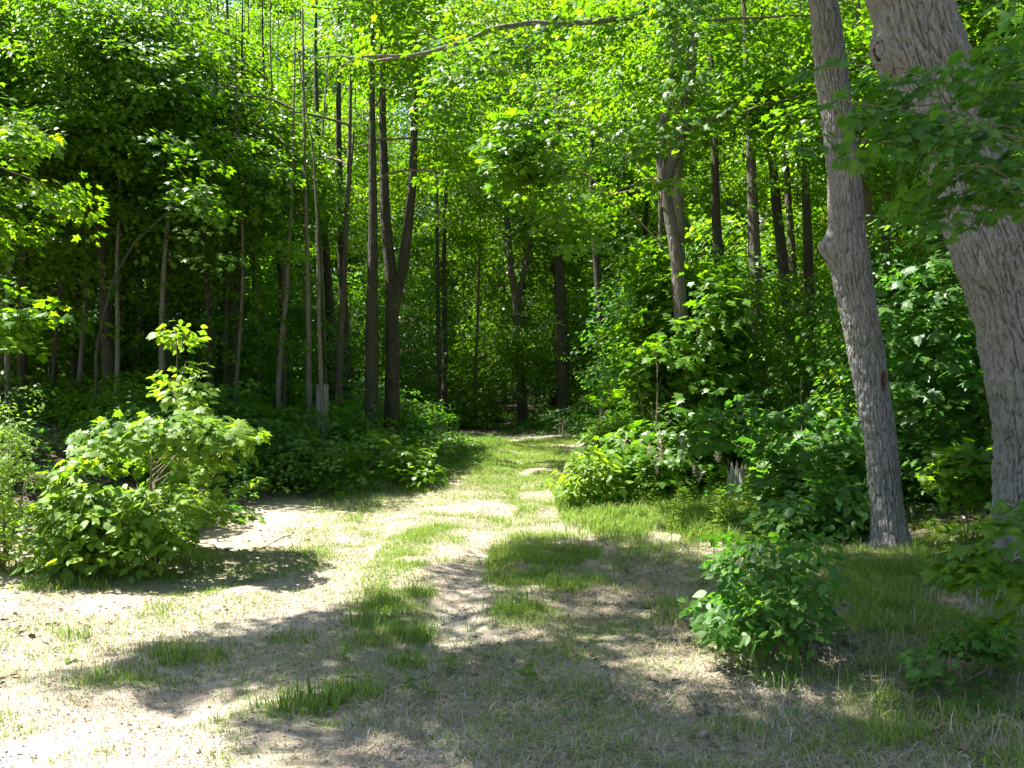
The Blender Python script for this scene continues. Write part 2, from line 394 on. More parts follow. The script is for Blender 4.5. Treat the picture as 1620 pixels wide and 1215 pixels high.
def trunk_curve(base, H, lean=(0, 0), wob=0.15, n=14):
    t = np.linspace(0, 1, n)
    ph = U(0, 6.28, 4)
    x = base[0] + lean[0] * t * H + wob * (np.sin(t * 5 + ph[0]) - math.sin(ph[0])) * t ** .5
    y = base[1] + lean[1] * t * H + wob * (np.sin(t * 4 + ph[1]) - math.sin(ph[1])) * t ** .5
    return np.stack([x, y, base[2] - 0.15 + t * (H + .15)], 1)
def trunk_geo(P, r0, k=8, top=0.15):
    g = Geo(); z = P[:, 2] - P[0, 2]; H = z[-1]
    r = r0 * (1 - (1 - top) * (z / H) ** 1.1) * (1 + 0.45 * np.exp(-z / 0.22)) * (1 + rng.normal(0, .02, len(P)))
    tube(g, P, r, k); return g
def crown_auto(P, h0, nl, R, near, dens=7.0, bias=None, g=None, top=1.0, flat=0.0):
    """limbs and sprays round a trunk line P, from height h0 to its top"""
    g = Geo(); H = P[-1, 2] * top; z0 = P[0, 2] + h0
    A, Yw = [], []
    az = U(0, 6.28)
    for i in range(nl):
        q = (i + U(.2, .8)) / nl; z = z0 + (H - z0) * q; az += 2.4 + U(-.5, .5)
        c = np.array([np.interp(z, P[:, 2], P[:, 0]), np.interp(z, P[:, 2], P[:, 1]), z])
        d = np.array([math.cos(az), math.sin(az), 0.])
        L = R * (0.35 + 0.75 * math.sin(math.pi * (0.22 + 0.72 * q))) * U(.7, 1.2)
        if bias is not None: d = d + bias * 0.7; L *= 0.6 + 0.5 * np.linalg.norm(d); d /= np.linalg.norm(d)
        rise = U(.25, .75) * (1 - flat); dr = U(.25, .5)
        f = lambda t: c + d * L * t[:, None] + np.array([0, 0, 1.]) * (L * (rise * t - dr * t * t))[:, None]
        t = np.linspace(0, 1, 9); w = f(t); w[1:] += np.cumsum(rng.normal(0, .014 * L, (8, 3)), 0)
        n = max(4, int(L * dens)); t = 0.22 + 0.78 * U(0, 1, n) ** .75
        s = np.array([-d[1], d[0], 0]); u = U(-1, 1, n)
        p = f(t) + s * (u * .42 * L * (1.1 - .6 * t))[:, None]; p[:, 2] += rng.normal(0, .14, n) - .12 * np.abs(u) * L * .3
        kk = keep(p)
        if kk.mean() > .7: tube(g, w, np.linspace(0.007 * L + .004, .003, 9), 5, 1, cap=False)
        A.append(p[kk]); Yw.append(np.arctan2(d[1], d[0]) - np.pi / 2 - u * .9 + rng.normal(0, .4, n))
        Yw[-1] = Yw[-1][kk]
    foliage(np.concatenate(A), np.concatenate(Yw), near, g=g)
    return g

# ------------------------------------------------------------------ ground
def axis(a, b, fine, lo, hi, growth=1.18):
    m = list(np.arange(lo, hi + 1e-6, fine)); s = fine
    while m[-1] < b: s *= growth; m.append(m[-1] + s)
    s = fine
    while m[0] > a: s *= growth; m.insert(0, m[0] - s)
    return np.array(m)
gx, gy = axis(-350, 350, 0.07, -5.5, 5.5), axis(-150, 450, 0.08, 3, 16, 1.12)
X, Y = np.meshgrid(gx, gy)
Z = hgt(X, Y)
g = Geo(); nx, ny = len(gx), len(gy)
i = (np.arange(ny - 1)[:, None] * nx + np.arange(nx - 1)[None]).ravel()
g.add(np.stack([X, Y, Z], -1), np.stack([i, i + 1, i + nx + 1, i + nx], 1), 0, smooth=True)
wn = (fbm(X * .9, Y * .9, 8) - .5) * 1.6
woods = np.maximum(sstep((left_edge(Y) + .3 - X + wn) / .9) * sstep((Y - 9.3 + wn) / 1.5), sstep((X - right_edge(Y) - .3 + wn) / 1.2))
woods = np.maximum(woods, sstep((Y - 25.5 + wn) / 2))
cxp = np.interp(Y, [3, 6, 9, 14, 24], [-0.35, -0.45, -0.25, 0.0, 0.4])
bare = np.clip(np.exp(-((X - cxp - .02) / .30) ** 2) + np.exp(-((X - cxp + 1.25) / .42) ** 2) * .9 + .55 * np.exp(-((X + 3) / 1.2) ** 2) * sstep((8.5 - Y) / 2), 0, 1)
single('ground', g, [SOIL], kind='structure', attrs={'woods': woods.ravel(), 'bare': bare.ravel()})
def gz(x, y): return float(hgt(x, y))

# ------------------------------------------------------------------ near trunks with real furrowed bark
def worley(u, v, nu, seed):
    ui, vi = np.floor(u).astype(int), np.floor(v).astype(int)
    f1 = np.full(u.shape, 9.0); f2 = f1.copy()
    for a in (-1, 0, 1):
        for b in (-1, 0, 1):
            cu, cv = ui + a, vi + b
            jx = _T[(cu % nu + seed * 31) & 255, cv & 255]; jy = _T[(cu % nu + seed * 57 + 9) & 255, (cv + 101) & 255]
            d = np.hypot(u - cu - jx, v - cv - jy)
            f2 = np.where(d < f1, f1, np.minimum(f2, d)); f1 = np.minimum(f1, d)
    return f1, f2
def bark_trunk(tab, Y, z1, nu, cell_h, depth, nth=220, dz=0.012, bulges=(), seed=0, lean_y=0.0):
    """tab: rows (photo y, centre x, width) -> a closed tapered trunk with plated bark"""
    t = np.array(tab, float); t = t[np.argsort(-t[:, 0])]; t[:, 2] *= .90
    zt = CH + (HY - t[:, 0]) / F * Y; xt = (t[:, 1] - CX) / F * Y; rt = t[:, 2] / F * Y / 2
    zs = np.arange(zt[0] - 0.25, zt[-1], dz); hi = np.arange(zt[-1], z1, 0.12); zz = np.concatenate([zs, hi])
    zi = zt; n = len(zi)
    sm = lambda v: np.interp(zz, zi, v)
    k = np.ones(25) / 25
    def smooth(v): return np.convolve(np.pad(v, 12, mode='edge'), k, 'valid')
    slope = (xt[-1] - xt[-3]) / (zt[-1] - zt[-3])
    cx = smooth(sm(xt) + np.where(zz > zt[-1], (zz - zt[-1]) * slope * .6, 0)); r = smooth(sm(rt) * np.where(zz > zt[-1], np.clip(1 - (zz - zt[-1]) / (z1 - zt[-1]) * .8, .1, 1), 1))
    th = np.arange(nth) / nth * 2 * np.pi
    TH, ZZ = np.meshgrid(th, zz)
    cs, sn = np.cos(TH), np.sin(TH)
    warp = fbm(cs * 2.2 + 7, ZZ * 1.6 + sn * 2, seed + 3) * 2.2
    u = TH / (2 * np.pi) * nu + warp * .5; v = ZZ / cell_h + fbm(cs * 5, ZZ * 5 + sn * 5, seed) * 1.2
    f1, f2 = worley(u, v, nu, seed)
    plate = np.clip((f2 - f1) / .42, 0, 1) ** .7
    g1, g2 = worley(TH / (2 * np.pi) * nu * 2 + warp * 1.3, ZZ / cell_h * 2.3 + fbm(cs * 9, ZZ * 9 + sn * 9, seed + 7) * 1.5, nu * 2, seed + 11)
    plate = .68 * plate + .32 * np.clip((g2 - g1) / .5, 0, 1) ** .8
    fine = fbm(cs * 14 * r[:, None] / .3 + sn * 5, ZZ * 16, seed + 1) - .5
    RR = r[:, None] * (1 + .06 * (fbm(cs * 1.2 + 3, ZZ * .9 + sn, seed + 5) - .5) * 2) + depth * (plate - .7) + fine * depth * 1.3
    zg = ZZ - zt[0]
    RR = RR + r[:, None] * .32 * np.exp(-np.maximum(zg, 0) / .2) * (1 + .35 * np.sin(TH * 5 + seed))
    for (bx, bz, ba, sw, sh) in bulges:
        RR = RR + ba * np.exp(-((np.angle(np.exp(1j * (TH - bx)))) / sw) ** 2 - ((ZZ - bz) / sh) ** 2)
    V = np.stack([cx[:, None] + RR * cs, Y + lean_y * (ZZ - zt[0]) + RR * sn, ZZ], -1)
    g = Geo(); m = len(zz)
    i = np.arange(m - 1)[:, None] * nth; j = np.arange(nth)[None]; j2 = (j + 1) % nth
    g.add(V, np.stack([i + j, i + j2, i + nth + j2, i + nth + j], -1).reshape(-1, 4), 0, rnd=plate.ravel(), smooth=True)
    g.add(V[-1], [list(range(nth))], 0)
    axis_ = np.stack([cx, np.full(m, Y) + lean_y * (zz - zt[0]), zz], 1)
    return g, axis_, r

# the thick leaning trunk at the right edge
YA = 8.2
gA, axA, rA = bark_trunk([(905, 1668, 190), (800, 1658, 172), (700, 1652, 160), (600, 1640, 158), (500, 1622, 160), (400, 1588, 166), (300, 1546, 150), (200, 1504, 142), (115, 1476, 142), (60, 1454, 140), (0, 1443, 134)],
                        YA, 15.5, 42, .30, .040, nth=440, bulges=[(math.pi * 1.02, at(0, 85, YA)[2], .13, .42, .17)], seed=2)
bigA = thing('maple_tree', 'thick furrowed grey trunk leaning left with a knot hole high on its left side', 'tree', (axA[0, 0], YA, gz(axA[0, 0], YA)))
trA = part('trunk', gA, [BARK_A], bigA)
gk = Geo(); kc = np.array([2.955, 8.075, at(0, 88, YA)[2]]); kx = np.array([-.80, -.62, -.05]); kx /= np.linalg.norm(kx); ky = np.cross([0, 0, 1.], kx); ky /= np.linalg.norm(ky); kz = np.cross(kx, ky)
prof = [(2.1, -.09), (1.75, -.035), (1.4, .0), (1.1, .018), (.85, .012), (.66, -.025), (.5, -.06), (.25, -.09), (.02, -.10)]
nn = 40; tv = np.arange(nn) / nn * 2 * np.pi; rv = 1 + .14 * np.sin(tv * 2 + 1) + .10 * np.sin(tv * 3) + .05 * np.sin(tv * 7 + 2)
V = np.array([[kc + kx * (h + .012 * math.sin(5 * a + 6 * q) * min(q, 1.2) + .006 * math.sin(13 * a)) + (ky * .052 * math.cos(a) + kz * .105 * math.sin(a)) * q * rr for a, rr in zip(tv, rv)] for q, h in prof])
ii = np.arange(len(prof) - 1)[:, None] * nn; jj = np.arange(nn)[None]; fq = np.stack([ii + jj, ii + (jj + 1) % nn, ii + nn + (jj + 1) % nn, ii + nn + jj], -1)
gk.add(V, fq[:4].reshape(-1, 4), 0, smooth=True)
part('knot', gk, [BARK_A], trA)
gh = Geo(); gh.add(V[4:], fq[:4].reshape(-1, 4), 0, smooth=True)
part('knot_hollow', gh, [HOLE], trA)
# its crown, above the picture: sprays hung where they throw the foreground shade
SHADE = [(1000, 842), (930, 862), (800, 862), (765, 892), (690, 938), (560, 968), (340, 1008), (150, 1068), (330, 1072), (520, 1050), (565, 1085), (490, 1115), (450, 1160), (600, 1230), (1000, 1290), (2500, 1290), (2500, 960), (1900, 860), (1800, 850)]
pp = []
while len(pp) < 3000:
    q = np.stack([U(100, 2500, 4000), 600 + 690 * U(0, 1, 4000) ** .8], 1)
    x_, y_ = ground_at(q[:, 0], q[:, 1]); q = q[inpoly(q[:, 0], q[:, 1], SHADE) & (rng.random(4000) < (y_ / 12) ** 2)]
    pp += list(q)
pp = np.array(pp[:3000]); x_, y_ = ground_at(pp[:, 0], pp[:, 1])
cl = fbm(x_ * 1.1, y_ * 1.1, 21); sel = cl > .43
x_, y_ = x_[sel], y_[sel]; h_ = U(6.0, 12.5, len(x_))
PA = np.stack([x_, y_, np.zeros_like(x_)], 1) + S[None] * (h_ / S[2])[:, None]
px, py = proj(PA); PA = PA[(py < -60) | (px > 1700)]
gC = Geo()
PA = PA[keep(PA, True, .3)]; n = len(PA); put_sprays(gC, SP_FAR, PA, U(0, 6.28, n), rng.normal(-.1, .25, n), rng.normal(0, .25, n), U(.9, 1.3, n), cen=.5)
for k in range(16):
    e = PA[rng.integers(len(PA))]; z = min(e[2] - U(.5, 2), 12); s0 = np.array([np.interp(z, axA[:, 2], axA[:, 0]), YA, z])
    t = np.linspace(0, 1, 8)[:, None]; w = s0 + (e - s0) * t + np.array([0, 0, .9]) * np.sin(t * np.pi) + rng.normal(0, .08, (8, 3)) * t
    tube(gC, w, np.linspace(.06, .008, 8), 6, 1, cap=False)
part('crown', gC, [LEAF, BARK], bigA)

# the slimmer grey trunk left of it
YB = 9.25
gB, axB, rB = bark_trunk([(868, 1412, 56), (800, 1403, 53), (700, 1393, 54), (600, 1376, 57), (500, 1360, 62), (430, 1346, 68), (400, 1340, 70), (370, 1340, 64), (300, 1337, 56), (200, 1327, 52), (100, 1313, 54), (0, 1304, 46)],
                         YB, 14.5, 24, .20, .020, nth=280, bulges=[(math.pi * 1.05, at(0, 392, YB)[2], .10, .6, .11), (math.pi * 1.9, at(0, 560, YB)[2], .012, .3, .2)], seed=5)
trB = thing('oak_tree', 'slim grey trunk with a swollen burl on its left side beside the thick leaning trunk', 'tree', (axB[0, 0], YB, gz(axB[0, 0], YB)))
tb = part('trunk', gB, [BARK_A], trB)
gs = Geo(); sc_c = at(1398, 602, YB - .155)                     # the dark open scar on the trunk
v = np.array([sc_c + np.array([.022 * math.cos(a) * (1 + .3 * math.sin(3 * a)), .004 * math.cos(a) - .012 * (1 - abs(math.cos(a))), .10 * math.sin(a)]) for a in np.linspace(0, 6.28, 15)[:-1]])
gs.add(np.concatenate([v, [sc_c + np.array([0, .02, 0])]]), [[i, (i + 1) % 14, 14] for i in range(14)], 0)
part('bark_scar', gs, [HOLE], tb)
part('crown', crown_auto(np.array([axB[i] for i in range(0, len(axB), 20)]), 6.0, 14, 3.0, SP_MID, dens=9), [LEAF, TWIG], trB)

# ------------------------------------------------------------------ trees one can tell apart (trunk lines read off the photo, each at its own distance)
def px_trunk(rows, Y, H, wd, lean=None, k=10):
    """rows (px, py) bottom to top at distance Y -> trunk line standing on the ground"""
    p = np.array([at(x, y, Y) for x, y in rows]); b = p[0].copy(); b[2] = hgt(b[0], b[1]) - .15
    if p[0][2] > b[2] + .4: p = np.concatenate([[b], p])
    else: p[0] = b
    d = (p[-1] - p[-2]); d /= max(d[2], .2); z = p[-1][2]
    if H > z + .5:
        ex = [p[-1] + d * (H - z) * t * .7 + np.array([0, 0, (H - z) * t * .3]) for t in (.25, .5, .75, 1)]; p = np.concatenate([p, ex])
    zz = np.linspace(p[0][2], p[-1][2], 22)
    return np.stack([np.interp(zz, p[:, 2], p[:, 0]) + np.convolve(np.pad(rng.normal(0, .02, 22), 2, mode='edge'), np.ones(5) / 5, 'valid'), np.interp(zz, p[:, 2], p[:, 1]), zz], 1), wd / F * Y / 2
def key_tree(name, label, rows, Y, wd, H=15, h0=4.0, nl=15, R=2.6, near=None, bark=None, leaf=None, dens=13.0, fork=None, extra=None, cat='tree'):
    H = min(H, (CH + .371 * Y) * (.97 if rows[0][0] < 460 else 1.10)); P, r = px_trunk(rows, Y, H, wd); nl = int(nl * 1.35); h0 = min(h0, H * (.62 if rows[0][0] > 1100 else .45)); R *= .75 if rows[0][0] > 1100 else 1
    t = thing(name, label, cat, (P[0, 0], P[0, 1], gz(P[0, 0], P[0, 1])))
    g = trunk_geo(P, r * 1.06, 10)
    if fork:
        f = np.array([at(x, y, Y) for x, y in fork]); f = np.concatenate([f, [f[-1] + (f[-1] - f[-2]) / (f[-1] - f[-2])[2] * 3.5]]); zz = np.linspace(f[0][2], f[-1][2], 10)
        tube(g, np.stack([np.interp(zz, f[:, 2], f[:, 0]), np.full(10, Y + .03), zz], 1), np.linspace(r * .75, r * .12, 10), 8)
    part('trunk', g, [bark or BARK_D], t)
    near = near or (SP_MID if Y < 15.5 else SP_FAR)
    c = crown_auto(P, h0, nl, R, near, dens)
    if extra is not None:                         # foliage clumps belonging to this tree: (polygon in the photo, distances, number, spray, size)
        for poly, Y0, Y1, n, spt, s_ in extra:
            region(c, poly, Y0, Y1, n, spt, s_, P)
    part('crown', c, [leaf or LEAF, TWIG], t)
    return t
def region(g, poly, Y0, Y1, n, spt, s_, axis_, own=True, pitch0=-.2, gap=.415):
    q = np.array(poly, float); lo, hi = q.min(0), q.max(0); out = []
    while len(out) < n:
        c = np.stack([U(lo[0], hi[0], 400), U(lo[1], hi[1], 400)], 1); out += list(c[inpoly(c[:, 0], c[:, 1], poly)])
    out = np.array(out[:n]); Y = U(Y0, Y1, n)
    P = np.stack([(out[:, 0] - CX) / F * Y, Y, CH + (HY - out[:, 1]) / F * Y], 1)
    P = P[P[:, 2] > hgt(P[:, 0], P[:, 1]) + .06]
    ax = np.stack([np.interp(P[:, 2], axis_[:, 2], axis_[:, 0]), np.interp(P[:, 2], axis_[:, 2], axis_[:, 1])], 1)
    d = P[:, :2] - ax; yaw = np.arctan2(d[:, 1], d[:, 0]) - np.pi / 2 + rng.normal(0, .55, len(P))
    k = keep(P, own) & (fbm(P[:, 0] * 1.7 + P[:, 1] * .9, P[:, 2] * 2.6 + P[:, 1] * .5, 88, 3) > gap + rng.normal(0, .03, len(P))); P, yaw, d, ax = P[k], yaw[k], d[k], ax[k]; n = len(P)
    P[:, 2] = np.where(rng.random(n) < .6, np.round(P[:, 2] / .28) * .28 + rng.normal(0, .04, n), P[:, 2])   # foliage hangs in layers
    P = np.where((P[:, 2] < hgt(P[:, 0], P[:, 1]) + .08)[:, None], P + np.array([0, 0, .15]), P)
    put_sprays(g, spt, P, yaw, rng.normal(pitch0, .2, n), rng.normal(0, .22, n), s_ * U(.75, 1.2, n), cen=.55)
    tw = rng.choice(n, min(n, max(4, n // 9)), replace=False)
    for i in tw:   # the twigs that carry them
        e = P[i]; s0 = np.array([ax[i, 0], ax[i, 1], max(e[2] - .3 * np.linalg.norm(d[i]) - .1, axis_[0, 2] + .05)])
        L = np.linalg.norm(e - s0); f0 = 1 - min(1, .8 / max(L, .1)) if L > 1.1 and i != tw[0] else 0
        t = np.linspace(f0, 1, 5)[:, None]; w = s0 + (e - s0) * t + np.array([0, 0, .12 * L]) * np.sin(t * np.pi) + rng.normal(0, .02, (5, 3))
        tube(g, w, np.linspace(min(.003 + .003 * L * (1 - f0), .011), .0025, 5), 4, 1, cap=False)

# right of the track
key_tree('maple_tree', 'pale forked trunk right of the track whose lit crown droops over the bend', [(1085, 600), (1070, 400), (1048, 280), (1040, 230), (1062, 150), (1070, 0)], 13.5, 30, 14, 6.5, 11, 3.0, bark=BARK, fork=[(1050, 290), (1088, 180), (1098, 40), (1100, -60)],
    extra=[([(755, 235), (800, 150), (860, 90), (820, 60), (860, -20), (1070, -20), (1115, 150), (1110, 330), (1075, 420), (990, 430), (910, 390), (840, 330), (790, 300)], 11.0, 14.2, 1150, SP_MID, 1.0),
           ([(925, 290), (1110, 320), (1130, 400), (1180, 450), (1160, 530), (1000, 530), (940, 430)], 11.6, 13.8, 230, SP_MAPLE, 1.0),
           ([(770, 230), (860, 130), (980, 120), (960, 220), (860, 270), (800, 270)], 11.2, 12.4, 150, SP_MAPLE, 1.05),
           ([(960, 100), (1060, 60), (1120, 140), (1120, 240), (1060, 330), (980, 240)], 10.8, 12, 110, SP_MAPLE, 1.05)])
key_tree('maple_tree', 'dark trunk rising left of the ragged grey stump', [(1149, 745), (1147, 640), (1142, 480), (1133, 330), (1130, 200), (1122, 0)], 16, 23, 15, 5, 12, 2.6)
key_tree('maple_tree', 'brown trunk just right of the ragged grey stump, bare to the top', [(1217, 735), (1209, 640), (1200, 520), (1192, 380), (1187, 200), (1180, 60), (1172, -60)], 15.5, 29, 16, 6, 12, 2.8, bark=BARK)
key_tree('maple_tree', 'left trunk of the close dark pair left of the burl trunk', [(1252, 600), (1240, 440), (1226, 300), (1216, 170), (1206, 0)], 18, 24, 16, 6, 12, 2.8)
key_tree('maple_tree', 'right trunk of the close dark pair left of the burl trunk', [(1262, 600), (1255, 440), (1246, 300), (1238, 190), (1225, 60), (1215, -40)], 19, 18, 16, 6, 12, 2.6, bark=BARK)
key_tree('maple_tree', 'straight dark trunk nearest the left side of the burl trunk', [(1284, 600), (1280, 450), (1273, 250), (1268, 60), (1266, -20)], 17, 22, 16, 6, 12, 2.6)
key_tree('maple_tree', 'olive trunk half hidden behind the burl trunk', [(1395, 700), (1380, 450), (1364, 250), (1357, 0)], 14, 29, 15, 6, 12, 2.6, bark=BARK)
key_tree('maple_tree', 'slim shaded trunk seen between the burl trunk and the thick leaning trunk', [(1496, 640), (1492, 430), (1486, 250), (1480, 0)], 17, 13, 13, 5, 12, 2.4)
# at the end of the track
key_tree('maple_tree', 'dark trunk behind the thin stake at the end of the track', [(891, 690), (890, 560), (884, 430), (886, 300), (880, 100)], 28, 21, 16, 6, 15, 3.2)
key_tree('maple_tree', 'crooked thin trunk with a low fork left of the stake', [(826, 680), (822, 560), (815, 470), (808, 430), (800, 330), (806, 200)], 30, 13, 14, 6, 14, 2.8, bark=BARK, fork=[(816, 500), (826, 440), (842, 380), (846, 280)])
key_tree('maple_tree', 'dark trunk leaning left to the right of the stake', [(958, 640), (955, 540), (946, 440), (938, 330), (936, 200)], 24, 16, 15, 6, 14, 2.8)
key_tree('maple_tree', 'left stem of the thin twin trunks above the shaded grass', [(694, 680), (694, 540), (692, 410), (690, 250)], 27, 8, 12, 5, 12, 2.4)
key_tree('maple_tree', 'right stem of the thin twin trunks above the shaded grass', [(702, 680), (703, 540), (702, 420), (706, 300), (712, 200)], 27.6, 9, 13, 5, 12, 2.4)
key_tree('maple_tree', 'left of the two stout near black trunks at the left side of the bend', [(589, 650), (589, 520), (590, 380), (589, 200), (590, 60), (588, -40)], 17.5, 23, 15, 5.2, 13, 2.9)
key_tree('maple_tree', 'right of the two stout near black trunks, forking low', [(621, 650), (620, 520), (618, 430), (611, 350), (606, 200), (604, 0)], 18.2, 25, 15, 5.5, 13, 2.9, fork=[(622, 490), (634, 440), (641, 400), (652, 300), (656, 180)])
# left woods
key_tree('maple_tree', 'stout brown trunk behind the left bush, tallest at the left', [(174, 620), (168, 520), (160, 400), (148, 250), (140, 100), (136, -40)], 15.5, 21, 15, 4.6, 16, 2.8)
key_tree('maple_tree', 'thin pale trunk close to the right side of the stout brown trunk', [(186, 600), (188, 520), (186, 430), (190, 300), (184, 120)], 15, 8, 11, 4, 12, 2.0, bark=BARK_P)
key_tree('maple_tree', 'dark trunk near the left edge above the fine leaved shrub', [(34, 620), (36, 500), (42, 380), (50, 250), (58, 100), (62, -40)], 16, 16, 15, 4.5, 15, 2.7)
key_tree('beech_tree', 'pale slender trunk left of the whitish straight trunk, above the stump', [(440, 600), (452, 480), (457, 380), (461, 290), (464, 150)], 16.5, 9, 13, 4.8, 14, 2.4, bark=BARK_P)
key_tree('beech_tree', 'whitish straight trunk directly behind the stump', [(488, 620), (486, 480), (485, 330), (481, 150), (478, 0)], 17, 10, 14, 4.8, 14, 2.5, bark=BARK_P)
key_tree('maple_tree', 'thin trunk leaning right far across the left woods', [(150, 560), (180, 440), (215, 380), (262, 340), (330, 280), (386, 224)], 13.8, 6, 5.4, 4.4, 5, 1.6, bark=BARK_D)
key_tree('maple_tree', 'dark trunk between the tall sapling and the pale slender trunk', [(372, 600), (374, 480), (378, 360), (380, 200), (384, 0)], 17.5, 13, 15, 4.8, 15, 2.7)
key_tree('maple_tree', 'slim brown trunk to the left of the stout black pair', [(536, 640), (540, 500), (545, 380), (552, 260), (556, 80)], 18.5, 12, 14, 5, 14, 2.6, bark=BARK)
key_tree('maple_tree', 'dark thin trunk rising behind the top of the tall sapling', [(268, 600), (266, 480), (262, 330), (268, 180), (270, 0)], 16.8, 11, 14, 4.6, 15, 2.6)

# lit branches that reach out of the left woods, each on its own young tree
key_tree('young_maple', 'young maple at the left edge with a sunlit spray at mid height', [(-40, 640), (-44, 400), (-50, 250)], 11.2, 12, 5.2, 2.4, 7, 1.0, near=SP_MID, bark=BARK,
    extra=[([(-80, 230), (20, 195), (95, 205), (60, 235), (0, 255)], 10.6, 11.4, 30, SP_MAPLE, .9), ([(-40, 480), (30, 465), (80, 495), (60, 530), (0, 540)], 10.6, 11.4, 24, SP_MAPLE, .9)])
key_tree('young_maple', 'young maple with two sunlit sprays held out in front of the dark woods', [(510, 640), (505, 420), (495, 240), (480, 150)], 14.2, 8, 6.2, 3.8, 8, 1.5, near=SP_MID, bark=BARK,
    extra=[([(370, 175), (440, 115), (490, 105), (485, 150), (430, 185), (400, 190)], 13.1, 13.9, 42, SP_MID, 1.0), ([(425, 235), (450, 215), (530, 220), (520, 240), (440, 252)], 13.1, 13.9, 34, SP_MID, .9)])

# the long bare limb that crosses the top of the picture, on a tree standing in the right woods
PL, rL = px_trunk([(1072, 620), (1074, 400), (1070, 150), (1066, -60)], 14.6, 15, 26)
tl = thing('maple_tree', 'straight trunk in the right woods with a long bare limb crossing above the gap', 'tree', (PL[0, 0], PL[0, 1], gz(PL[0, 0], PL[0, 1])))
part('trunk', trunk_geo(PL, rL, 10), [BARK_P], tl)
gl = Geo(); lim = [(1068, 10, 14.6), (990, 28, 13.9), (900, 38, 13.3), (840, 36, 12.9), (775, 46, 12.5), (745, 62, 12.4), (715, 72, 12.3), (680, 82, 12.2), (645, 89, 12.2), (600, 88, 12.1), (570, 90, 12.1), (540, 104, 12.0)]
tube(gl, [at(*p) for p in lim], np.linspace(.050, .009, len(lim)), 8)
tube(gl, [at(645, 89, 12.2), at(590, 97, 12.4), at(540, 88, 12.5), at(490, 92, 12.6)], [.022, .016, .012, .007], 6)
tube(gl, [at(715, 72, 12.3), at(690, 60, 12.1), at(650, 40, 12.0)], [.015, .01, .005], 6)
part('branch', gl, [BARK_P], tl)
cl_ = crown_auto(PL, 6.5, 10, 2.8, SP_MID, 8)
for poly, n in [([(560, 30), (700, 10), (760, 40), (640, 75), (560, 80)], 16), ([(470, 60), (560, 60), (560, 100), (480, 130)], 14), ([(740, 20), (900, 0), (1000, 20), (900, 60), (790, 75)], 75)]:
    region(cl_, poly, 11.8, 13.0, n, SP_MID, .9, PL)
region(cl_, [(800, -10), (1080, -20), (1090, 50), (960, 70), (850, 62), (795, 60)], 11.5, 12.4, 80, SP_MAPLE, .95, PL, gap=.3)
part('crown', cl_, [LEAF, TWIG], tl)

# ------------------------------------------------------------------ the rest of the woods
spots = []
def free(x, y, dmin):
    return all((x - a) ** 2 + (y - b) ** 2 > dmin * dmin for a, b in spots)
for o in list(C.objects):
    if o.get('category') == 'tree': spots.append((o.location.x, o.location.y))
fill = []
for _ in range(60000):
    if len(fill) >= 255: break
    y = 12 + 58 * rng.random() ** .8; x = U(-1, 1) * (.60 * y + 5)
    if left_edge(y) - (2.0 if y < 21 else 1.3) < x < right_edge(y) + 1.2 and y < 27.5: continue
    if y < 18.5 and 1085 < CX + F * x / y < 1335: continue
    if y < 14.5 and x < 0 and x > -9: continue
    if y < 30 and abs((x / y) * F + CX - 655) < 26: continue          # the gap over the track stays open
    d = .75 + y * .024
    if free(x, y, d): spots.append((x, y)); fill.append((x, y))
k_ = 0
for _ in range(6000):
    y = U(15, 25); x = left_edge(y) - 1.6 - U(0, .52 * y + left_edge(y) - 1.6)
    if free(x, y, .62): spots.append((x, y)); fill.append((x, y)); k_ += 1
    if k_ >= 40: break
for x, y in [(-12.5, 9.5), (-14.5, 6.5), (-11.8, 11.5), (-15, 12.5), (-16.5, 9.5), (7.5, 6.5), (8.6, 9.5), (6.4, 12.2), (9, 4), (8.0, 12.8)]: fill.append((x, y))   # woods beside the frame
PROTO = []
ENTRIES = []
for x, y in sorted(fill, key=lambda p: p[1]):
    H = (CH + .371 * y) * (U(.80, 1.0) if y < 24 and x / y < -.2 else U(.92, 1.13)) if y < 31 else U(16, 20); pale = rng.random() < .15; slim = rng.random() < (.78 if y < 31 else .5)
    r0 = (U(.032, .058) if slim else U(.065, .125)) if y < 31 else (U(.05, .09) if slim else U(.1, .17))
    if y < 31:
        P = trunk_curve((x, y, gz(x, y)), H * (.92 if slim else 1), rng.normal(0, .025, 2), .12)
        t = thing('beech_tree' if pale else 'maple_tree', None, 'tree', (x, y, gz(x, y)))
        part('trunk', trunk_geo(P, r0), [BARK_P if pale else (BARK_D if rng.random() < .6 else BARK)], t)
        part('crown', crown_auto(P, U(3.8, 5.4), 15 if slim else 22, U(1.5, 2.2), SP_MID if y < 14 else SP_FAR, 11 if y < 22 else 9), [LEAF, TWIG], t)
    else:
        if len(PROTO) < 7 and abs(CX + F * x / y - 672) < 30 + 5200 / y: continue
        if len(PROTO) < 7:
            P = trunk_curve((x, y, gz(x, y)), H, rng.normal(0, .02, 2), .15)
            t = thing('beech_tree' if pale else 'maple_tree', None, 'tree', (x, y, gz(x, y)))
            part('trunk', trunk_geo(P, r0 * 1.2), [BARK_P if pale else BARK_D], t)
            part('crown', crown_auto(P, U(3.9, 5.6), 32, U(2.8, 3.4), SP_BACK, 7, flat=.1), [LEAF, TWIG], t)
            PROTO.append((t, slim, pale))
        else:
            p, slim, pale = PROTO[rng.integers(len(PROTO))]
            low = abs(CX + F * x / y - 672) < 30 + 4200 / y            # only low trees stand under the gap in the canopy
            t = dup(p, (x, y, gz(x, y)), U(0, 6.28), U(.46, .54) if low else U(.85, 1.15), None, None)
    ENTRIES.append((t, x, y, slim, pale))
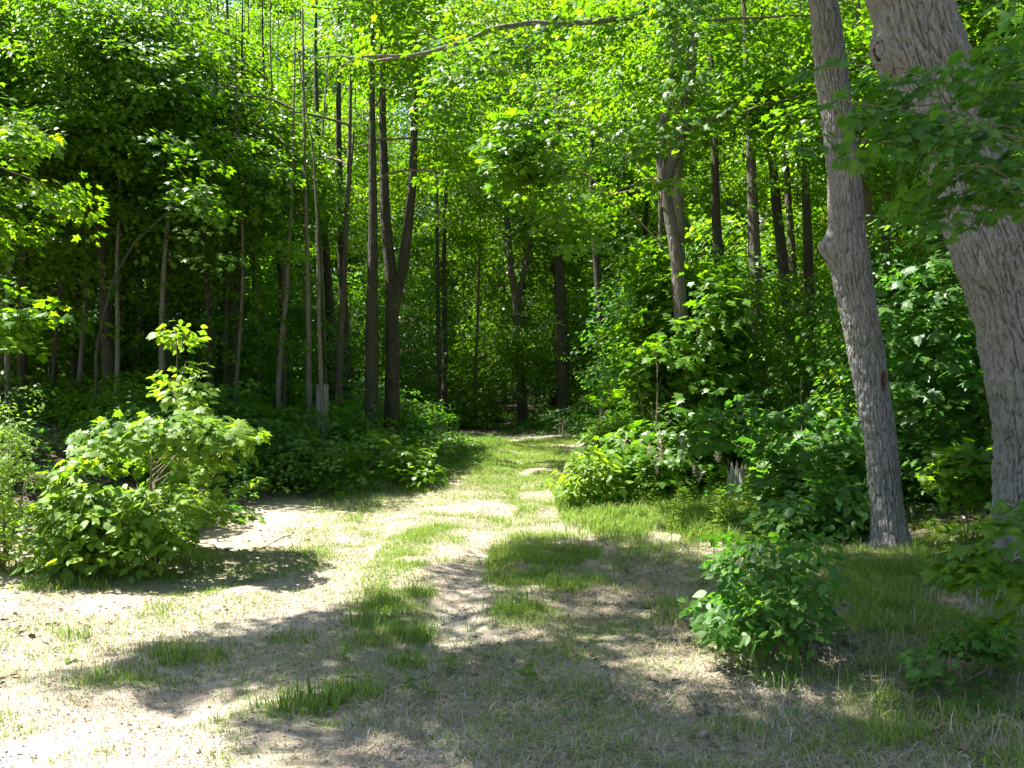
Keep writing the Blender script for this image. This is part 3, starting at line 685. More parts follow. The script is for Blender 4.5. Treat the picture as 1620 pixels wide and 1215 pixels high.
ZONES = [(-9e9, -30, 'beyond the left edge of the picture'), (-30, 110, 'above the fine leaved shrub'), (110, 230, 'around the stout brown trunk'), (230, 350, 'behind the tall sapling'), (350, 470, 'behind the right end of the left bush'),
         (470, 570, 'around the stump in the left woods'), (570, 660, 'behind the stout black pair'), (660, 760, 'around the thin twin trunks'), (760, 860, 'left of the track end stake'), (860, 960, 'around the track end stake'),
         (960, 1090, 'behind the drooping lit crown'), (1090, 1230, 'behind the ragged grey stump'), (1230, 1340, 'behind the close dark pair'), (1340, 1500, 'between the burl and leaning trunks'), (1500, 1660, 'behind the thick leaning trunk'), (1660, 9e9, 'beyond the right edge of the picture')]
ORD = ['leftmost', 'second from left', 'third from left', 'fourth from left', 'fifth from left', 'sixth from left', 'seventh from left', 'eighth from left', 'ninth from left']
bins = {}
for e in ENTRIES:
    px_ = CX + F * e[1] / e[2]; z = next(q for a, b, q in ZONES if a <= px_ < b)
    dep = 'front' if e[2] < 21 else 'middle' if e[2] < 36 else 'farthest'
    bins.setdefault((z, dep, e[4]), []).append((px_, e[0]))
for (z, dep, pale), v in bins.items():
    v.sort(key=lambda a: a[0]); kind = 'pale tree' if pale else 'dark tree'
    for i, (_, t) in enumerate(v):
        t['label'] = f'{kind} {z}, {dep} row' + (f', {ORD[min(i, 8)]}' if len(v) > 1 else '')
        t['group'] = 'trees of the woods behind the clearing'

# far-off woods that close the view
n = 24000; th = U(-1.0, 1.0, n); rr = U(66, 92, n)
P = np.stack([np.sin(th) * rr, np.cos(th) * rr, 30 * U(0, 1, n) ** 1.3], 1); P[:, 2] += .6
k = keep(P); P = P[k]; n = len(P); gf = Geo()
put_sprays(gf, SP_BACK, P, U(0, 6.28, n), rng.normal(-.1, .3, n), rng.normal(0, .3, n), U(1.6, 2.6, n))
single('distant_woods', gf, [LEAF], kind='stuff')

# === PART3 ------------------------------------------------------------------ bushes, saplings and shrubs
def shrub_px(name, label, cat, base, Y, regions, mats=None, stems=5, group=None, top=None, sr=.012, spread=.3):
    """a bush standing at base px on the ground, with foliage in the outlines given"""
    x = (base[0] - CX) / F * Y; z = gz(x, Y)
    t = thing(name, label, cat, (x, Y, z), group)
    top = top or (base[0], min(min(p[1] for p in r[0]) for r in regions) + 10)
    tp = at(top[0], top[1], Y); ax = np.stack([np.linspace(x, tp[0], 8), np.full(8, Y), np.linspace(z - .05, tp[2], 8)], 1)
    gs = Geo(); gf = Geo()
    H = tp[2] - z
    tube(gs, ax + np.concatenate([[[0, 0, 0]], rng.normal(0, .012, (7, 3))]), np.linspace(sr, .003, 8), 6)
    for i in range(stems - 1):
        a = U(0, 6.28); L = H * U(.5, .8); s_ = np.linspace(0, 1, 6)[:, None]
        tube(gs, np.array([x, Y, z - .04]) + np.array([math.cos(a) * spread * H, math.sin(a) * spread * H, 0]) * s_ ** 1.3 + np.array([0, 0, L]) * s_ + rng.normal(0, .01, (6, 3)) * s_, np.linspace(sr * .7, .003, 6), 5)
    for poly, Y0, Y1, n, spt, s2 in regions: region(gf, poly, Y0, Y1, n, spt, s2, ax)
    part('stem', gs, [TWIG], t); part('foliage', gf, mats or [LEAF_B, TWIG], t)
    return t
shrub_px('bush', 'rounded sunlit bright green bush at the left edge of the clearing', 'bush', (240, 893), 8.4,
    [([(75, 790), (95, 735), (130, 700), (200, 675), (280, 655), (370, 668), (405, 695), (385, 760), (395, 800), (350, 830), (300, 850), (200, 870), (110, 880), (75, 860)], 7.8, 9.4, 440, SP_MAPLE, .72),
     ([(75, 750), (120, 705), (190, 675), (300, 655), (385, 670), (405, 695), (300, 700), (150, 745)], 7.8, 8.8, 130, SP_MAPLE, .7),
     ([(50, 830), (140, 800), (240, 800), (270, 840), (200, 880), (70, 880)], 7.6, 8.0, 50, SP_OVATE, 1.1)], stems=11, spread=.55, top=(240, 660))
shrub_px('sapling', 'slim sunlit sapling standing up out of the top of the left bush', 'sapling', (280, 860), 8.9,
    [([(275, 515), (300, 545), (315, 572), (290, 580), (245, 568), (262, 545)], 8.6, 9.2, 75, SP_OVATE, .95), ([(245, 612), (270, 600), (310, 605), (305, 635), (250, 640)], 8.6, 9.2, 90, SP_OVATE, 1.0), ([(255, 575), (310, 575), (305, 605), (255, 605)], 8.7, 9.1, 40, SP_OVATE, .9)], stems=1, top=(280, 512))
shrub_px('shrub', 'fine leaved yellowish shrub cut by the left edge', 'shrub', (5, 905), 8.0,
    [([(-60, 660), (20, 640), (60, 625), (50, 700), (40, 760), (55, 860), (70, 905), (-60, 910)], 7.6, 8.4, 230, SP_FINE, 1.2)], stems=9, spread=.4, top=(15, 640))
SH = 'saplings along the right side of the track'
shrub_px('maple_sapling', 'dense rounded sapling at the right bend of the track', 'sapling', (1040, 760), 13,
    [([(925, 700), (935, 630), (975, 565), (1060, 540), (1135, 600), (1155, 690), (1120, 745), (1000, 750), (945, 740)], 12.1, 13.9, 330, SP_MAPLE, 1.0)], [LEAF, TWIG], 5)
shrub_px('maple_sapling', 'taller leafy sapling between the bend sapling and the lit crown', 'sapling', (1110, 745), 13.6,
    [([(965, 560), (1000, 440), (1030, 370), (1090, 370), (1130, 450), (1170, 540), (1180, 640), (1080, 600)], 12.4, 14.4, 380, SP_MAPLE, 1.1)], [LEAF, TWIG], 3, sr=.025)
shrub_px('maple_sapling', 'sapling with white glinting leaves left of the burl trunk', 'sapling', (1270, 815), 11.4,
    [([(1080, 690), (1110, 640), (1230, 600), (1300, 585), (1360, 600), (1372, 700), (1380, 780), (1290, 800), (1220, 780), (1170, 700)], 10.6, 12.4, 340, SP_MAPLE, .95)], [LEAF_C, TWIG], 5)
shrub_px('maple_sapling', 'shaded sapling filling the gap right of the burl trunk', 'sapling', (1490, 800), 12,
    [([(1390, 440), (1480, 390), (1570, 460), (1640, 480), (1640, 760), (1520, 770), (1440, 750), (1410, 640)], 10.6, 14, 340, SP_MAPLE, 1.1)], [LEAF_C, TWIG], 4, sr=.02)
shrub_px('maple_sapling', 'small bright sapling at the foot of the thick leaning trunk', 'sapling', (1530, 830), 9.0,
    [([(1480, 770), (1495, 715), (1550, 710), (1580, 745), (1550, 790), (1495, 800)], 8.7, 9.3, 44, SP_MAPLE, .8)], [LEAF, TWIG], 3)
shrub_px('shrub', 'low leafy shrub in front of the glinting sapling', 'shrub', (1300, 870), 9.9,
    [([(1225, 810), (1290, 760), (1375, 790), (1370, 850), (1280, 872), (1220, 862)], 9.4, 10.4, 100, SP_OVATE, 1.2)], [LEAF_C, TWIG], 6)
shrub_px('shrub', 'bright green shrub growing in the grass at the right foreground', 'shrub', (1215, 1045), 5.65,
    [([(1105, 1010), (1120, 950), (1165, 905), (1140, 860), (1200, 832), (1290, 845), (1322, 895), (1300, 970), (1240, 1015), (1160, 1040)], 5.25, 6.2, 135, SP_OVATE, .72)], [LEAF_C, TWIG], 8, sr=.007, spread=.45)
shrub_px('vine', 'heart leaved vine clump at the right bend of the track', 'vine', (930, 800), 12.2,
    [([(900, 740), (925, 700), (965, 720), (970, 780), (930, 805), (905, 790)], 11.9, 12.7, 70, SP_OVATE, 1.15)], [LEAF_B, TWIG], 5, sr=.006)
shrub_px('maple_sapling', 'lobed yellow green sapling reaching in from the lower right edge', 'sapling', (1680, 1080), 5.5,
    [([(1468, 890), (1545, 850), (1640, 825), (1660, 880), (1560, 905)], 5.2, 5.7, 26, SP_MAPLE, .62), ([(1530, 975), (1570, 950), (1660, 930), (1660, 1000), (1580, 1000)], 5.2, 5.7, 18, SP_MAPLE, .62)], [LEAF, TWIG], 2, top=(1690, 800))
shrub_px('maple_sapling', 'dark seedling maple low in the grass at the lower right', 'sapling', (1500, 1110), 5.0,
    [([(1435, 1040), (1500, 985), (1590, 1010), (1580, 1080), (1500, 1100), (1450, 1090)], 4.8, 5.3, 17, SP_MAPLE, .5)], [LEAF_C, TWIG], 3, sr=.006)
# the maple whose branch hangs into the picture at the right
xo, yo = 3.55, 5.6; P = trunk_curve((xo, yo, gz(xo, yo)), 7, (.01, 0), .06)
t = thing('young_maple', 'young maple at the right edge whose big lobed leaves hang before the leaning trunk', 'tree', (xo, yo, gz(xo, yo)))
part('trunk', trunk_geo(P, .05), [BARK], t); gm = Geo()
for poly, n, Y0, Y1 in [([(1250, 175), (1285, 125), (1340, 150), (1330, 200), (1280, 190)], 7, 4.9, 5.3), ([(1330, 160), (1460, 135), (1520, 190), (1440, 240), (1390, 225)], 22, 4.8, 5.5),
                        ([(1400, 250), (1470, 200), (1640, 180), (1640, 330), (1540, 310), (1480, 350), (1425, 360)], 48, 4.8, 5.8), ([(1530, 90), (1640, -20), (1640, 200), (1550, 180)], 28, 4.9, 6.0)]:
    region(gm, poly, Y0, Y1, n, SP_MAPLE, .58, P, pitch0=-.35, gap=.3)
part('crown', gm, [LEAF_C, TWIG], t)

def proto_shrub(h, rad, n, spt, s_, mats, ns=6):
    t = thing('shrub', None, 'shrub', (0, 0, 0)); gs, gf = Geo(), Geo()
    for i in range(ns):
        a = U(0, 6.28); r_ = U(.2, .9) * rad; q = np.linspace(0, 1, 6)[:, None]
        tube(gs, np.array([0, 0, -.05]) + np.array([math.cos(a) * r_, math.sin(a) * r_, 0]) * q ** 1.3 + np.array([0, 0, h * U(.6, .95)]) * q, np.linspace(.012, .003, 6), 5)
    a, q = U(0, 6.28, n), U(0, 1, n); zz = h * (.12 + .86 * U(0, 1, n)); r_ = rad * np.sqrt(np.clip(1 - (zz / h) ** 2 * .9, 0, 1)) * q ** .4
    P = np.stack([np.cos(a) * r_, np.sin(a) * r_, np.round(zz / .2) * .2 + rng.normal(0, .04, n)], 1); P[:, 2] = np.maximum(P[:, 2], .06)
    k = fbm(P[:, 0] * 2.2 + n + s_, P[:, 1] * 2.2 + P[:, 2] * 2.5, 91, 3) > .44; P, a = P[k], a[k]; n = len(P)
    put_sprays(gf, spt, P, a - np.pi / 2 + rng.normal(0, .5, n), rng.normal(-.2, .2, n), rng.normal(0, .2, n), s_ * U(.6, 1.25, n))
    part('stem', gs, [TWIG], t); part('foliage', gf, mats, t); return t
def proto_sapling(h, rad, n, spt, mats):
    t = thing('maple_sapling', None, 'sapling', (0, 0, 0)); gs, gf = Geo(), Geo()
    P = trunk_curve((0, 0, 0), h, rng.normal(0, .04, 2), .08); tube(gs, P, np.linspace(.022, .004, len(P)), 6)
    zz = h * (.25 + .75 * U(0, 1, n)); a = np.round(U(0, 6.28, n) / .9) * .9 + rng.normal(0, .2, n); r_ = rad * np.sin(np.pi * (.12 + .8 * zz / h)) * U(.1, 1, n) ** .6
    Q = np.stack([np.interp(zz, P[:, 2], P[:, 0]) + np.cos(a) * r_, np.interp(zz, P[:, 2], P[:, 1]) + np.sin(a) * r_, np.round(zz / .35) * .35 + rng.normal(0, .05, n) + r_ * .2], 1)
    put_sprays(gf, spt, Q, a - np.pi / 2 + rng.normal(0, .5, n), rng.normal(-.15, .2, n), rng.normal(0, .2, n), U(.75, 1.2, n))
    for k in range(0, n, 6): tube(gs, [[np.interp(Q[k, 2] - .2, P[:, 2], P[:, 0]), np.interp(Q[k, 2] - .2, P[:, 2], P[:, 1]), max(Q[k, 2] - .2, .05)], Q[k]], [.006, .003], 4, cap=False)
    part('stem', gs, [TWIG], t); part('foliage', gf, mats, t); return t
def scatter(protos, places, kind, zones, group, smin=.8, smax=1.25):
    bins = {}
    for j, (x, y) in enumerate(places):
        if j < len(protos): t = protos[j]; t.location = (x, y, gz(x, y)); t.rotation_euler = (0, 0, U(0, 6.28)); t.scale = (U(smin, smax),) * 3; t['group'] = group
        else: t = dup(protos[rng.integers(len(protos))], (x, y, gz(x, y)), U(0, 6.28), U(smin, smax), None, group)
        px_ = CX + F * x / y; dep = 'front' if y < 15 else 'middle' if y < 23 else 'farthest'
        bins.setdefault((next(q for a, b, q in zones if a <= px_ < b), dep), []).append((px_, t))
    for (z, dep), v in bins.items():
        v.sort(key=lambda a: a[0])
        for i, (_, t) in enumerate(v): t['label'] = f'{kind} {z}, {dep} row' + (f', {ORD[min(i, 8)]}' if len(v) > 1 else '')
shr = [ground_at(*p) for p in ((470, 782), (510, 778), (560, 768), (610, 752))]
def tryadd(lst, n, ys, xf, d):
    k = 0
    for _ in range(4000):
        y = U(*ys); x = xf(y)
        if abs(x / y) < .56 and all((x - a) ** 2 + (y - b) ** 2 > d * d for a, b in lst): lst.append((x, y)); k += 1
        if k >= n: break
tryadd(shr, 24, (12.5, 24), lambda y: left_edge(y) - .25 - abs(rng.normal(0, .9)), .55)
tryadd(shr, 16, (13, 24), lambda y: left_edge(y) - U(1, 7), .8)
tryadd(shr, 22, (26.5, 33), lambda y: U(-4, 7), .8)
tryadd(shr, 14, (12.5, 25), lambda y: right_edge(y) + .7 + abs(rng.normal(0, .9)), .7)
tryadd(shr, 14, (11, 20), lambda y: right_edge(y) + U(1.5, 5), .8)
tryadd(shr, 44, (33, 52), lambda y: U(-.55, .55) * y, 1.5)
scatter([proto_shrub(U(.5, .85), U(.55, .85), 100, SP_MID, .8, [LEAF_C if k % 2 else LEAF, TWIG]) for k in range(5)], shr, 'leafy shrub', ZONES, 'shrubs of the undergrowth', .7, 1.2)
sap = []
tryadd(sap, 16, (13, 27), lambda y: left_edge(y) - U(2.4, 10), .9)
tryadd(sap, 20, (27.5, 36), lambda y: U(-5, 8), 1.0)
tryadd(sap, 16, (12, 26), lambda y: right_edge(y) + U(1.2, 7), .9)
tryadd(sap, 46, (34, 56), lambda y: U(-.55, .55) * y, 1.6)
scatter([proto_sapling(U(2.0, 3.6), U(.8, 1.2), 130, SP_FAR, [LEAF_C if k % 2 else LEAF, TWIG]) for k in range(6)], sap, 'thin sapling', ZONES, 'saplings of the undergrowth', .75, 1.35)

# ------------------------------------------------------------------ grasses, straw, leaf litter and ground cover
def blades(g, x, y, h, wd, lean, flat=0.0, mi=0, tone=(0, 1), zoff=0.0):
    n = len(x); z = hgt(x, y) - .008 + zoff; a = U(0, 6.28, n)
    d = np.stack([np.cos(a), np.sin(a), np.zeros(n)], 1); s_ = np.stack([-np.sin(a), np.cos(a), np.zeros(n)], 1)
    b = np.stack([x, y, z], 1); l = lean * U(.3, 1.2, n); up = np.array([0, 0, 1.])
    hh = h * U(.5, 1.15, n) * (1 - flat)
    m = b + d * (h * l * .35)[:, None] + up * (hh * .6)[:, None]; e = b + d * (h * l)[:, None] + up * (hh * np.clip(1 - l * .35, .3, 1))[:, None]
    w_ = (wd * U(.6, 1.3, n))[:, None] * s_
    V = np.stack([b - w_, b + w_, m - w_ * .75, m + w_ * .75, e], 1)
    o = np.arange(n)[:, None] * 5
    rn = np.repeat(U(tone[0], tone[1], n), 5)
    g.add(V, o + np.array([[0, 1, 3, 2]]), mi, rn); g.F.append((o + np.array([[2, 3, 4]]) + g.n - n * 5, mi, False))
def scatter_poly(poly, dens, thr=0.0, fs=2.0, seed=0):
    q = np.array([ground_at(x, max(y, 640)) for x, y in poly]); lo, hi = q.min(0), q.max(0); n = int((hi[0] - lo[0]) * (hi[1] - lo[1]) * dens)
    x, y = U(lo[0], hi[0], n), U(lo[1], hi[1], n)
    px, py = CX + F * x / y, HY + F * CH / y
    k = inpoly(px + rng.normal(0, 24, n), py + rng.normal(0, 11, n), poly)
    f = fbm(x * fs, y * fs, 40 + seed)
    k &= (f > thr) & (rng.random(n) < np.clip((f - thr) * 6, .1, 1))
    return x[k], y[k]
gg = Geo()
GP = [([(220, 960), (300, 920), (430, 880), (520, 830), (620, 815), (600, 850), (480, 900), (330, 960), (240, 985)], 900, .42, .075),
      ([(590, 900), (620, 840), (680, 820), (730, 790), (740, 830), (690, 900), (660, 940), (690, 1000), (680, 1060), (610, 1100), (560, 1020), (560, 960)], 1500, .40, .09),
      ([(740, 740), (900, 715), (925, 790), (850, 840), (790, 830), (760, 790)], 700, .40, .10),
      ([(770, 860), (870, 840), (950, 870), (940, 960), (850, 995), (780, 980)], 1800, .36, .13),
      ([(100, 1070), (200, 1030), (330, 1005), (390, 1020), (300, 1060), (150, 1085)], 1600, .40, .07),
      ([(-20, 1130), (120, 1100), (220, 1110), (200, 1180), (80, 1230), (-20, 1230)], 1100, .42, .06),
      ([(420, 1105), (560, 1085), (560, 1150), (440, 1150)], 1300, .42, .08),
      ([(0, 1000), (150, 960), (250, 980), (150, 1020), (0, 1060)], 500, .5, .06),
      ([(320, 1130), (480, 1160), (470, 1230), (330, 1230)], 800, .48, .06),
      ([(940, 880), (1100, 830), (1300, 850), (1640, 900), (1640, 1230), (1250, 1230), (1180, 1060), (1000, 960)], 1000, .38, .09),
      ([(700, 1000), (1000, 960), (1200, 1060), (1270, 1230), (690, 1230)], 650, .46, .08),
      ([(1300, 850), (1400, 830), (1640, 860), (1640, 1000), (1350, 1010)], 1300, .34, .14),
      ([(560, 730), (760, 692), (905, 692), (905, 722), (760, 738), (640, 772), (520, 810)], 700, .34, .12),
      ([(880, 800), (930, 770), (1000, 745), (1160, 755), (1240, 800), (1180, 860), (1000, 860)], 1500, .32, .22),
      ([(1380, 880), (1640, 900), (1640, 1230), (1350, 1230)], 800, .38, .12),
      ([(330, 905), (430, 850), (560, 800), (600, 800), (480, 860), (350, 910)], 600, .42, .10),
      ([(0, 905), (100, 890), (330, 880), (340, 905), (120, 930), (0, 935)], 1200, .36, .16)]
for j, (poly, dn, thr, h) in enumerate(GP):
    x, y = scatter_poly(poly, dn * 4.6, thr, 2.8, j); n = len(x)
    blades(gg, x, y, 1.0 * h * U(.35, 1.3, n) * (.3 + 1.2 * fbm(x * 4, y * 4, 9) ** 1.5), .0022 if y.mean() < 9 else .0036, U(.4, 1.3, n))
ALL = [(-40, 930), (330, 885), (500, 815), (700, 700), (905, 695), (940, 800), (1010, 840), (1300, 860), (1640, 900), (1640, 1235), (-40, 1235)]
x, y = scatter_poly(ALL, 2200, .37, 1.7, 30); blades(gg, x, y, U(.02, .06, len(x)), .002, U(.5, 1.4, len(x)))
single('grass', gg, [GRASS], kind='stuff')
gd = Geo()
x, y = scatter_poly(ALL, 3000, .34, 1.4, 31); n = len(x); blades(gd, x, y, U(.05, .17, n), .0022, U(.8, 1.1, n), flat=.86)
x, y = scatter_poly([(560, 1100), (1000, 900), (1250, 950), (1640, 1000), (1640, 1235), (560, 1235)], 4200, .34, 2.2, 32); n = len(x); blades(gd, x, y, U(.05, .2, n), .0022, U(.6, 1.1, n), flat=.7)
x, y = scatter_poly([(940, 800), (1100, 760), (1200, 800), (1300, 860), (1640, 900), (1640, 1235), (1250, 1235), (1000, 940)], 500, .40, 2, 33); n = len(x); blades(gd, x, y, U(.06, .2, n), .002, U(.8, 1.4, n))
x, y = scatter_poly(ALL, 2200, .36, 2.2, 34); n = len(x); blades(gd, x, y, U(.015, .06, n), .0015, U(.4, 1.5, n))
single('dry_grass', gd, [STRAW], kind='stuff')

def flat_leaves(g, x, y, size, leaf, lift=.012, tilt=.35):
    n = len(x); z = hgt(x, y) + lift * U(.3, 1.6, n); a = U(0, 6.28, n)
    V, f, k = leaves_at(leaf, np.stack([x, y, z], 1), np.stack([np.cos(a), np.sin(a), rng.normal(0, .2, n)], 1), np.stack([rng.normal(0, tilt, n), rng.normal(0, tilt, n), np.ones(n)], 1), size * U(.6, 1.3, n))
    g.add(V, f, 0, np.repeat(U(0, 1, n), k))
CURL = (np.array([(0, 0, 0), (-.33, .3, .16), (-.3, .7, .2), (0, 1, .12), (.3, .7, .2), (.33, .3, .16), (0, .5, -.02)], float), np.array([(6, 1, 0), (6, 2, 1), (6, 3, 2), (6, 4, 3), (6, 5, 4), (6, 0, 5)]))
gt = Geo()
for poly, dn, thr in [([(1000, 880), (1300, 880), (1640, 920), (1640, 1235), (1150, 1235), (1020, 1000)], 260, .44), ([(1130, 980), (1340, 980), (1340, 1150), (1180, 1160)], 500, .42), ([(600, 1000), (1100, 950), (1200, 1235), (600, 1235)], 60, .45), ([(-40, 900), (500, 820), (560, 860), (200, 980), (-40, 1100)], 60, .45)]:
    x, y = scatter_poly(poly, dn, thr, 2.5, 50); flat_leaves(gt, x, y, .042, CURL, .010, .5)
x, y = scatter_poly(ALL, 420, .40, 3, 55); flat_leaves(gt, x, y, .016, CURL, .004, .5)
n = 16000; y = U(9.5, 30, n); x = U(-.56, .56, n) * y; k = (x < left_edge(y) - .1) | (x > right_edge(y) + .2); x, y = x[k], y[k]; flat_leaves(gt, x, y, .08, CURL)
single('leaf_litter', gt, [LITTER], kind='stuff')
gs_ = Geo(); x, y = scatter_poly(ALL, 330, .44, 2.6, 57); n = len(x)      # crumbs of soil and small stones
OCT = np.array([(1, 0, 0), (0, 1, 0), (-1, 0, 0), (0, -1, 0), (0, 0, .8), (0, 0, -.5)]); r_ = .004 + .011 * U(0, 1, n) ** 4
V = (OCT[None] * U(.6, 1.3, (n, 6, 1))) * r_[:, None, None]; a = U(0, 6.28, n); V = np.stack([V[..., 0] * np.cos(a)[:, None] - V[..., 1] * np.sin(a)[:, None], V[..., 0] * np.sin(a)[:, None] + V[..., 1] * np.cos(a)[:, None], V[..., 2]], -1)
V += np.stack([x, y, hgt(x, y) + r_ * .3], 1)[:, None]
f = np.array([[0, 1, 4], [1, 2, 4], [2, 3, 4], [3, 0, 4], [1, 0, 5], [2, 1, 5], [3, 2, 5], [0, 3, 5]])
gs_.add(V.reshape(-1, 3), (f[None] + np.arange(n)[:, None, None] * 6).reshape(-1, 3), 0, np.repeat(U(0, 1, n), 6)); single('soil_crumbs', gs_, [SOIL], kind='stuff')
gc = Geo()
n = 5200; y = U(10, 34, n) ; x = U(-.56, .56, n) * y; k = ((x < left_edge(y) - .05) | (x > right_edge(y) + .1) | (y > 26.5)) & (fbm(x * .8, y * .8, 61) > .42); x, y = x[k], y[k]; n = len(x)
P = np.stack([x, y, hgt(x, y) + U(.08, .32, n)], 1); put_sprays(gc, SP_MID, P, U(0, 6.28, n), rng.normal(-.2, .2, n), rng.normal(0, .2, n), U(.5, .9, n))
x, y = scatter_poly([(600, 740), (740, 690), (800, 695), (720, 730), (640, 765)], 22, .3, 2, 62); n = len(x)
P = np.stack([x, y, hgt(x, y) + U(.05, .12, n)], 1); put_sprays(gc, SP_OVATE, P, U(0, 6.28, n), rng.normal(-.1, .2, n), rng.normal(0, .2, n), U(.6, .9, n))
single('ground_cover', gc, [LEAF_C], kind='stuff')

# ------------------------------------------------------------------ single small plants
def plants(name, cat, group, protos, rows, sizes=(.8, 1.2)):
    for j, (px, py, label) in enumerate(rows):
        x, y = ground_at(px, py)
        if j < len(protos): t = protos[j]; t.location = (x, y, gz(x, y)); t.rotation_euler = (0, 0, U(0, 6.28)); tag(t, label, None, group)
        else: t = dup(protos[j % len(protos)], (x, y, gz(x, y)), U(0, 6.28), U(*sizes), label, group)
def proto_tuft(n, h):
    g = Geo(); r_ = .15 * np.sqrt(U(0, 1, n)); a = U(0, 6.28, n); hz = hgt
    x, y = r_ * np.cos(a), r_ * np.sin(a); k0 = globals()['hgt']; globals()['hgt'] = lambda x, y: np.zeros_like(x)
    blades(g, x, y, h * U(.4, 1.2, n), .003, U(.3, 1.0, n)); globals()['hgt'] = k0
    return single('grass_tuft', g, [GRASS], None, 'grass tuft')
plants('grass_tuft', 'grass tuft', 'tufts of grass on the track', [proto_tuft(n, h) for n, h in ((210, .13), (160, .10), (240, .14), (130, .09))],
    [(605, 960, 'thick dark green tuft at the tip of the shade in the middle strip'), (330, 1028, 'flat green tuft inside the long shadow tongue'), (650, 1000, 'broad tuft on the right side of the middle strip'), (465, 1003, 'small tuft alone on bare soil left of the middle strip'),
     (275, 1035, 'tuft at the left end of the shadow tongue'), (585, 985, 'tuft just under the thick middle strip tuft'), (665, 945, 'tuft at the top right of the middle strip'), (200, 1058, 'short tuft left of the shadow tongue'), (640, 1035, 'lower tuft of the middle strip beside the seedlings'),
     (110, 1000, 'small bright tuft alone at the left of the clearing'), (490, 1120, 'spiky tuft on pale soil near the bottom'), (455, 1128, 'tuft left of the spiky tuft near the bottom'), (820, 960, 'tuft on the right rim of the wheel rut'), (795, 900, 'bright tuft right of the rut in half shade'), (860, 905, 'tuft in the half shade right of the rut'),
     (905, 935, 'tuft at the right end of the rim grass'), (1240, 1080, 'tall upright blades in front of the foreground shrub'), (1050, 960, 'tuft left of the foreground shrub'), (560, 1100, 'thin tuft under the middle strip'), (1160, 1150, 'tuft on the litter at the bottom right')])
def proto_weed(kind):
    g = Geo(); n = {'seedling': 9, 'goldenrod': 60, 'nettle': 44}[kind]; H = {'seedling': .10, 'goldenrod': .62, 'nettle': .85}[kind]
    P = trunk_curve((0, 0, .14), H, rng.normal(0, .08, 2), .03, 8); P[:, 2] -= .14; tube(g, P, np.linspace(.004, .0015, 8), 5)
    z = H * (.18 + .8 * np.linspace(0, 1, n)); a = np.arange(n) * 2.4
    Q = np.stack([np.interp(z, P[:, 2], P[:, 0]), np.interp(z, P[:, 2], P[:, 1]), z], 1)
    d = np.stack([np.cos(a), np.sin(a), U(-.3, .35, n)], 1)
    sz = {'seedling': .055, 'goldenrod': .12, 'nettle': .16}[kind] * (1.1 - .6 * np.linspace(0, 1, n)) * U(.8, 1.1, n)
    V, f, k = leaves_at(LANCE if kind == 'goldenrod' else OVATE, Q, d, np.tile([0, 0, 1.], (n, 1)) + rng.normal(0, .2, (n, 3)), sz)
    g.add(V, f, 0, np.repeat(U(0, 1, n), k)); nm = {'seedling': 'seedling', 'goldenrod': 'tall_weed', 'nettle': 'broad_leaved_weed'}[kind]
    return single(nm, g, [LEAF_C if kind == 'nettle' else LEAF_B], None, nm.replace('_', ' '))
plants('seedling', 'seedling', 'seedlings on the track', [proto_weed('seedling') for _ in range(3)],
    [(640, 1072, 'leafy seedling in the middle of the track below the grass strip'), (655, 1095, 'seedling just below the leafy middle seedling'), (848, 978, 'seedling on the shaded rim right of the rut'), (820, 1085, 'seedling in the shade right of the rut'),
(700, 1055, 'seedling between the middle strip and the rut'), (115, 1040, 'seedling left of the shadow tongue in full sun'), (1265, 1010, 'seedling beside the stem of the foreground shrub'), (540, 1045, 'seedling in the sunny fleck left of the middle strip'), (1340, 1020, 'seedling in long grass right of the foreground shrub')], (.8, 1.4))
ROW = [(1085, 850), (1110, 838), (1140, 846), (1165, 832), (1190, 850), (1060, 826), (1210, 842), (1030, 812), (1120, 815), (1150, 866), (1180, 812), (1005, 800), (1090, 808), (1230, 826), (1135, 882), (1205, 872), (975, 800), (1060, 860)]
ROW.sort(); nm_ = ['first', 'second', 'third', 'fourth', 'fifth', 'sixth', 'seventh', 'eighth', 'ninth', 'tenth', 'eleventh', 'twelfth', 'thirteenth', 'fourteenth', 'fifteenth', 'sixteenth', 'seventeenth', 'eighteenth']
plants('tall_weed', 'tall weed', 'tall weeds in front of the ragged grey stump', [proto_weed('goldenrod') for _ in range(4)], [(a, b, f'narrow leaved tall weed near the ragged stump, {nm_[i]} from the left') for i, (a, b) in enumerate(ROW)], (.75, 1.3))
plants('broad_leaved_weed', 'weed', 'broad leaved weeds by the burl trunk', [proto_weed('nettle') for _ in range(2)], [(1312, 842, 'tall grey green weed standing left of the burl trunk'), (1280, 858, 'shorter grey green weed left of the tall one'), (1345, 850, 'grey green weed touching the foot of the burl trunk'), (1195, 905, 'broad leaved weed behind the foreground shrub')], (.7, 1.0))
def proto_seed():
    g = Geo(); t = thing('seeding_grass', None, 'grass stalk', (0, 0, 0)); gs = Geo()
    P = trunk_curve((0, 0, .14), .75, rng.normal(0, .12, 2), .03, 8); P[:, 2] -= .14; tube(gs, P, np.linspace(.0025, .0012, 8), 4)
    n = 70; z = U(.55, .78, n); Q = np.stack([np.interp(z, P[:, 2], P[:, 0]), np.interp(z, P[:, 2], P[:, 1]), z], 1)
    V, f, k = leaves_at(LANCE, Q, np.stack([rng.normal(0, .6, n), rng.normal(0, .6, n), np.ones(n) * .6], 1), rng.normal(0, 1, (n, 3)), U(.03, .06, n)); g.add(V, f, 0, np.repeat(U(.5, 1, n), k))
    part('stalk', gs, [GRASS], t, off=(0, 0, 0)); part('seed_head', g, [STRAW], t, off=(0, 0, 0)); return t
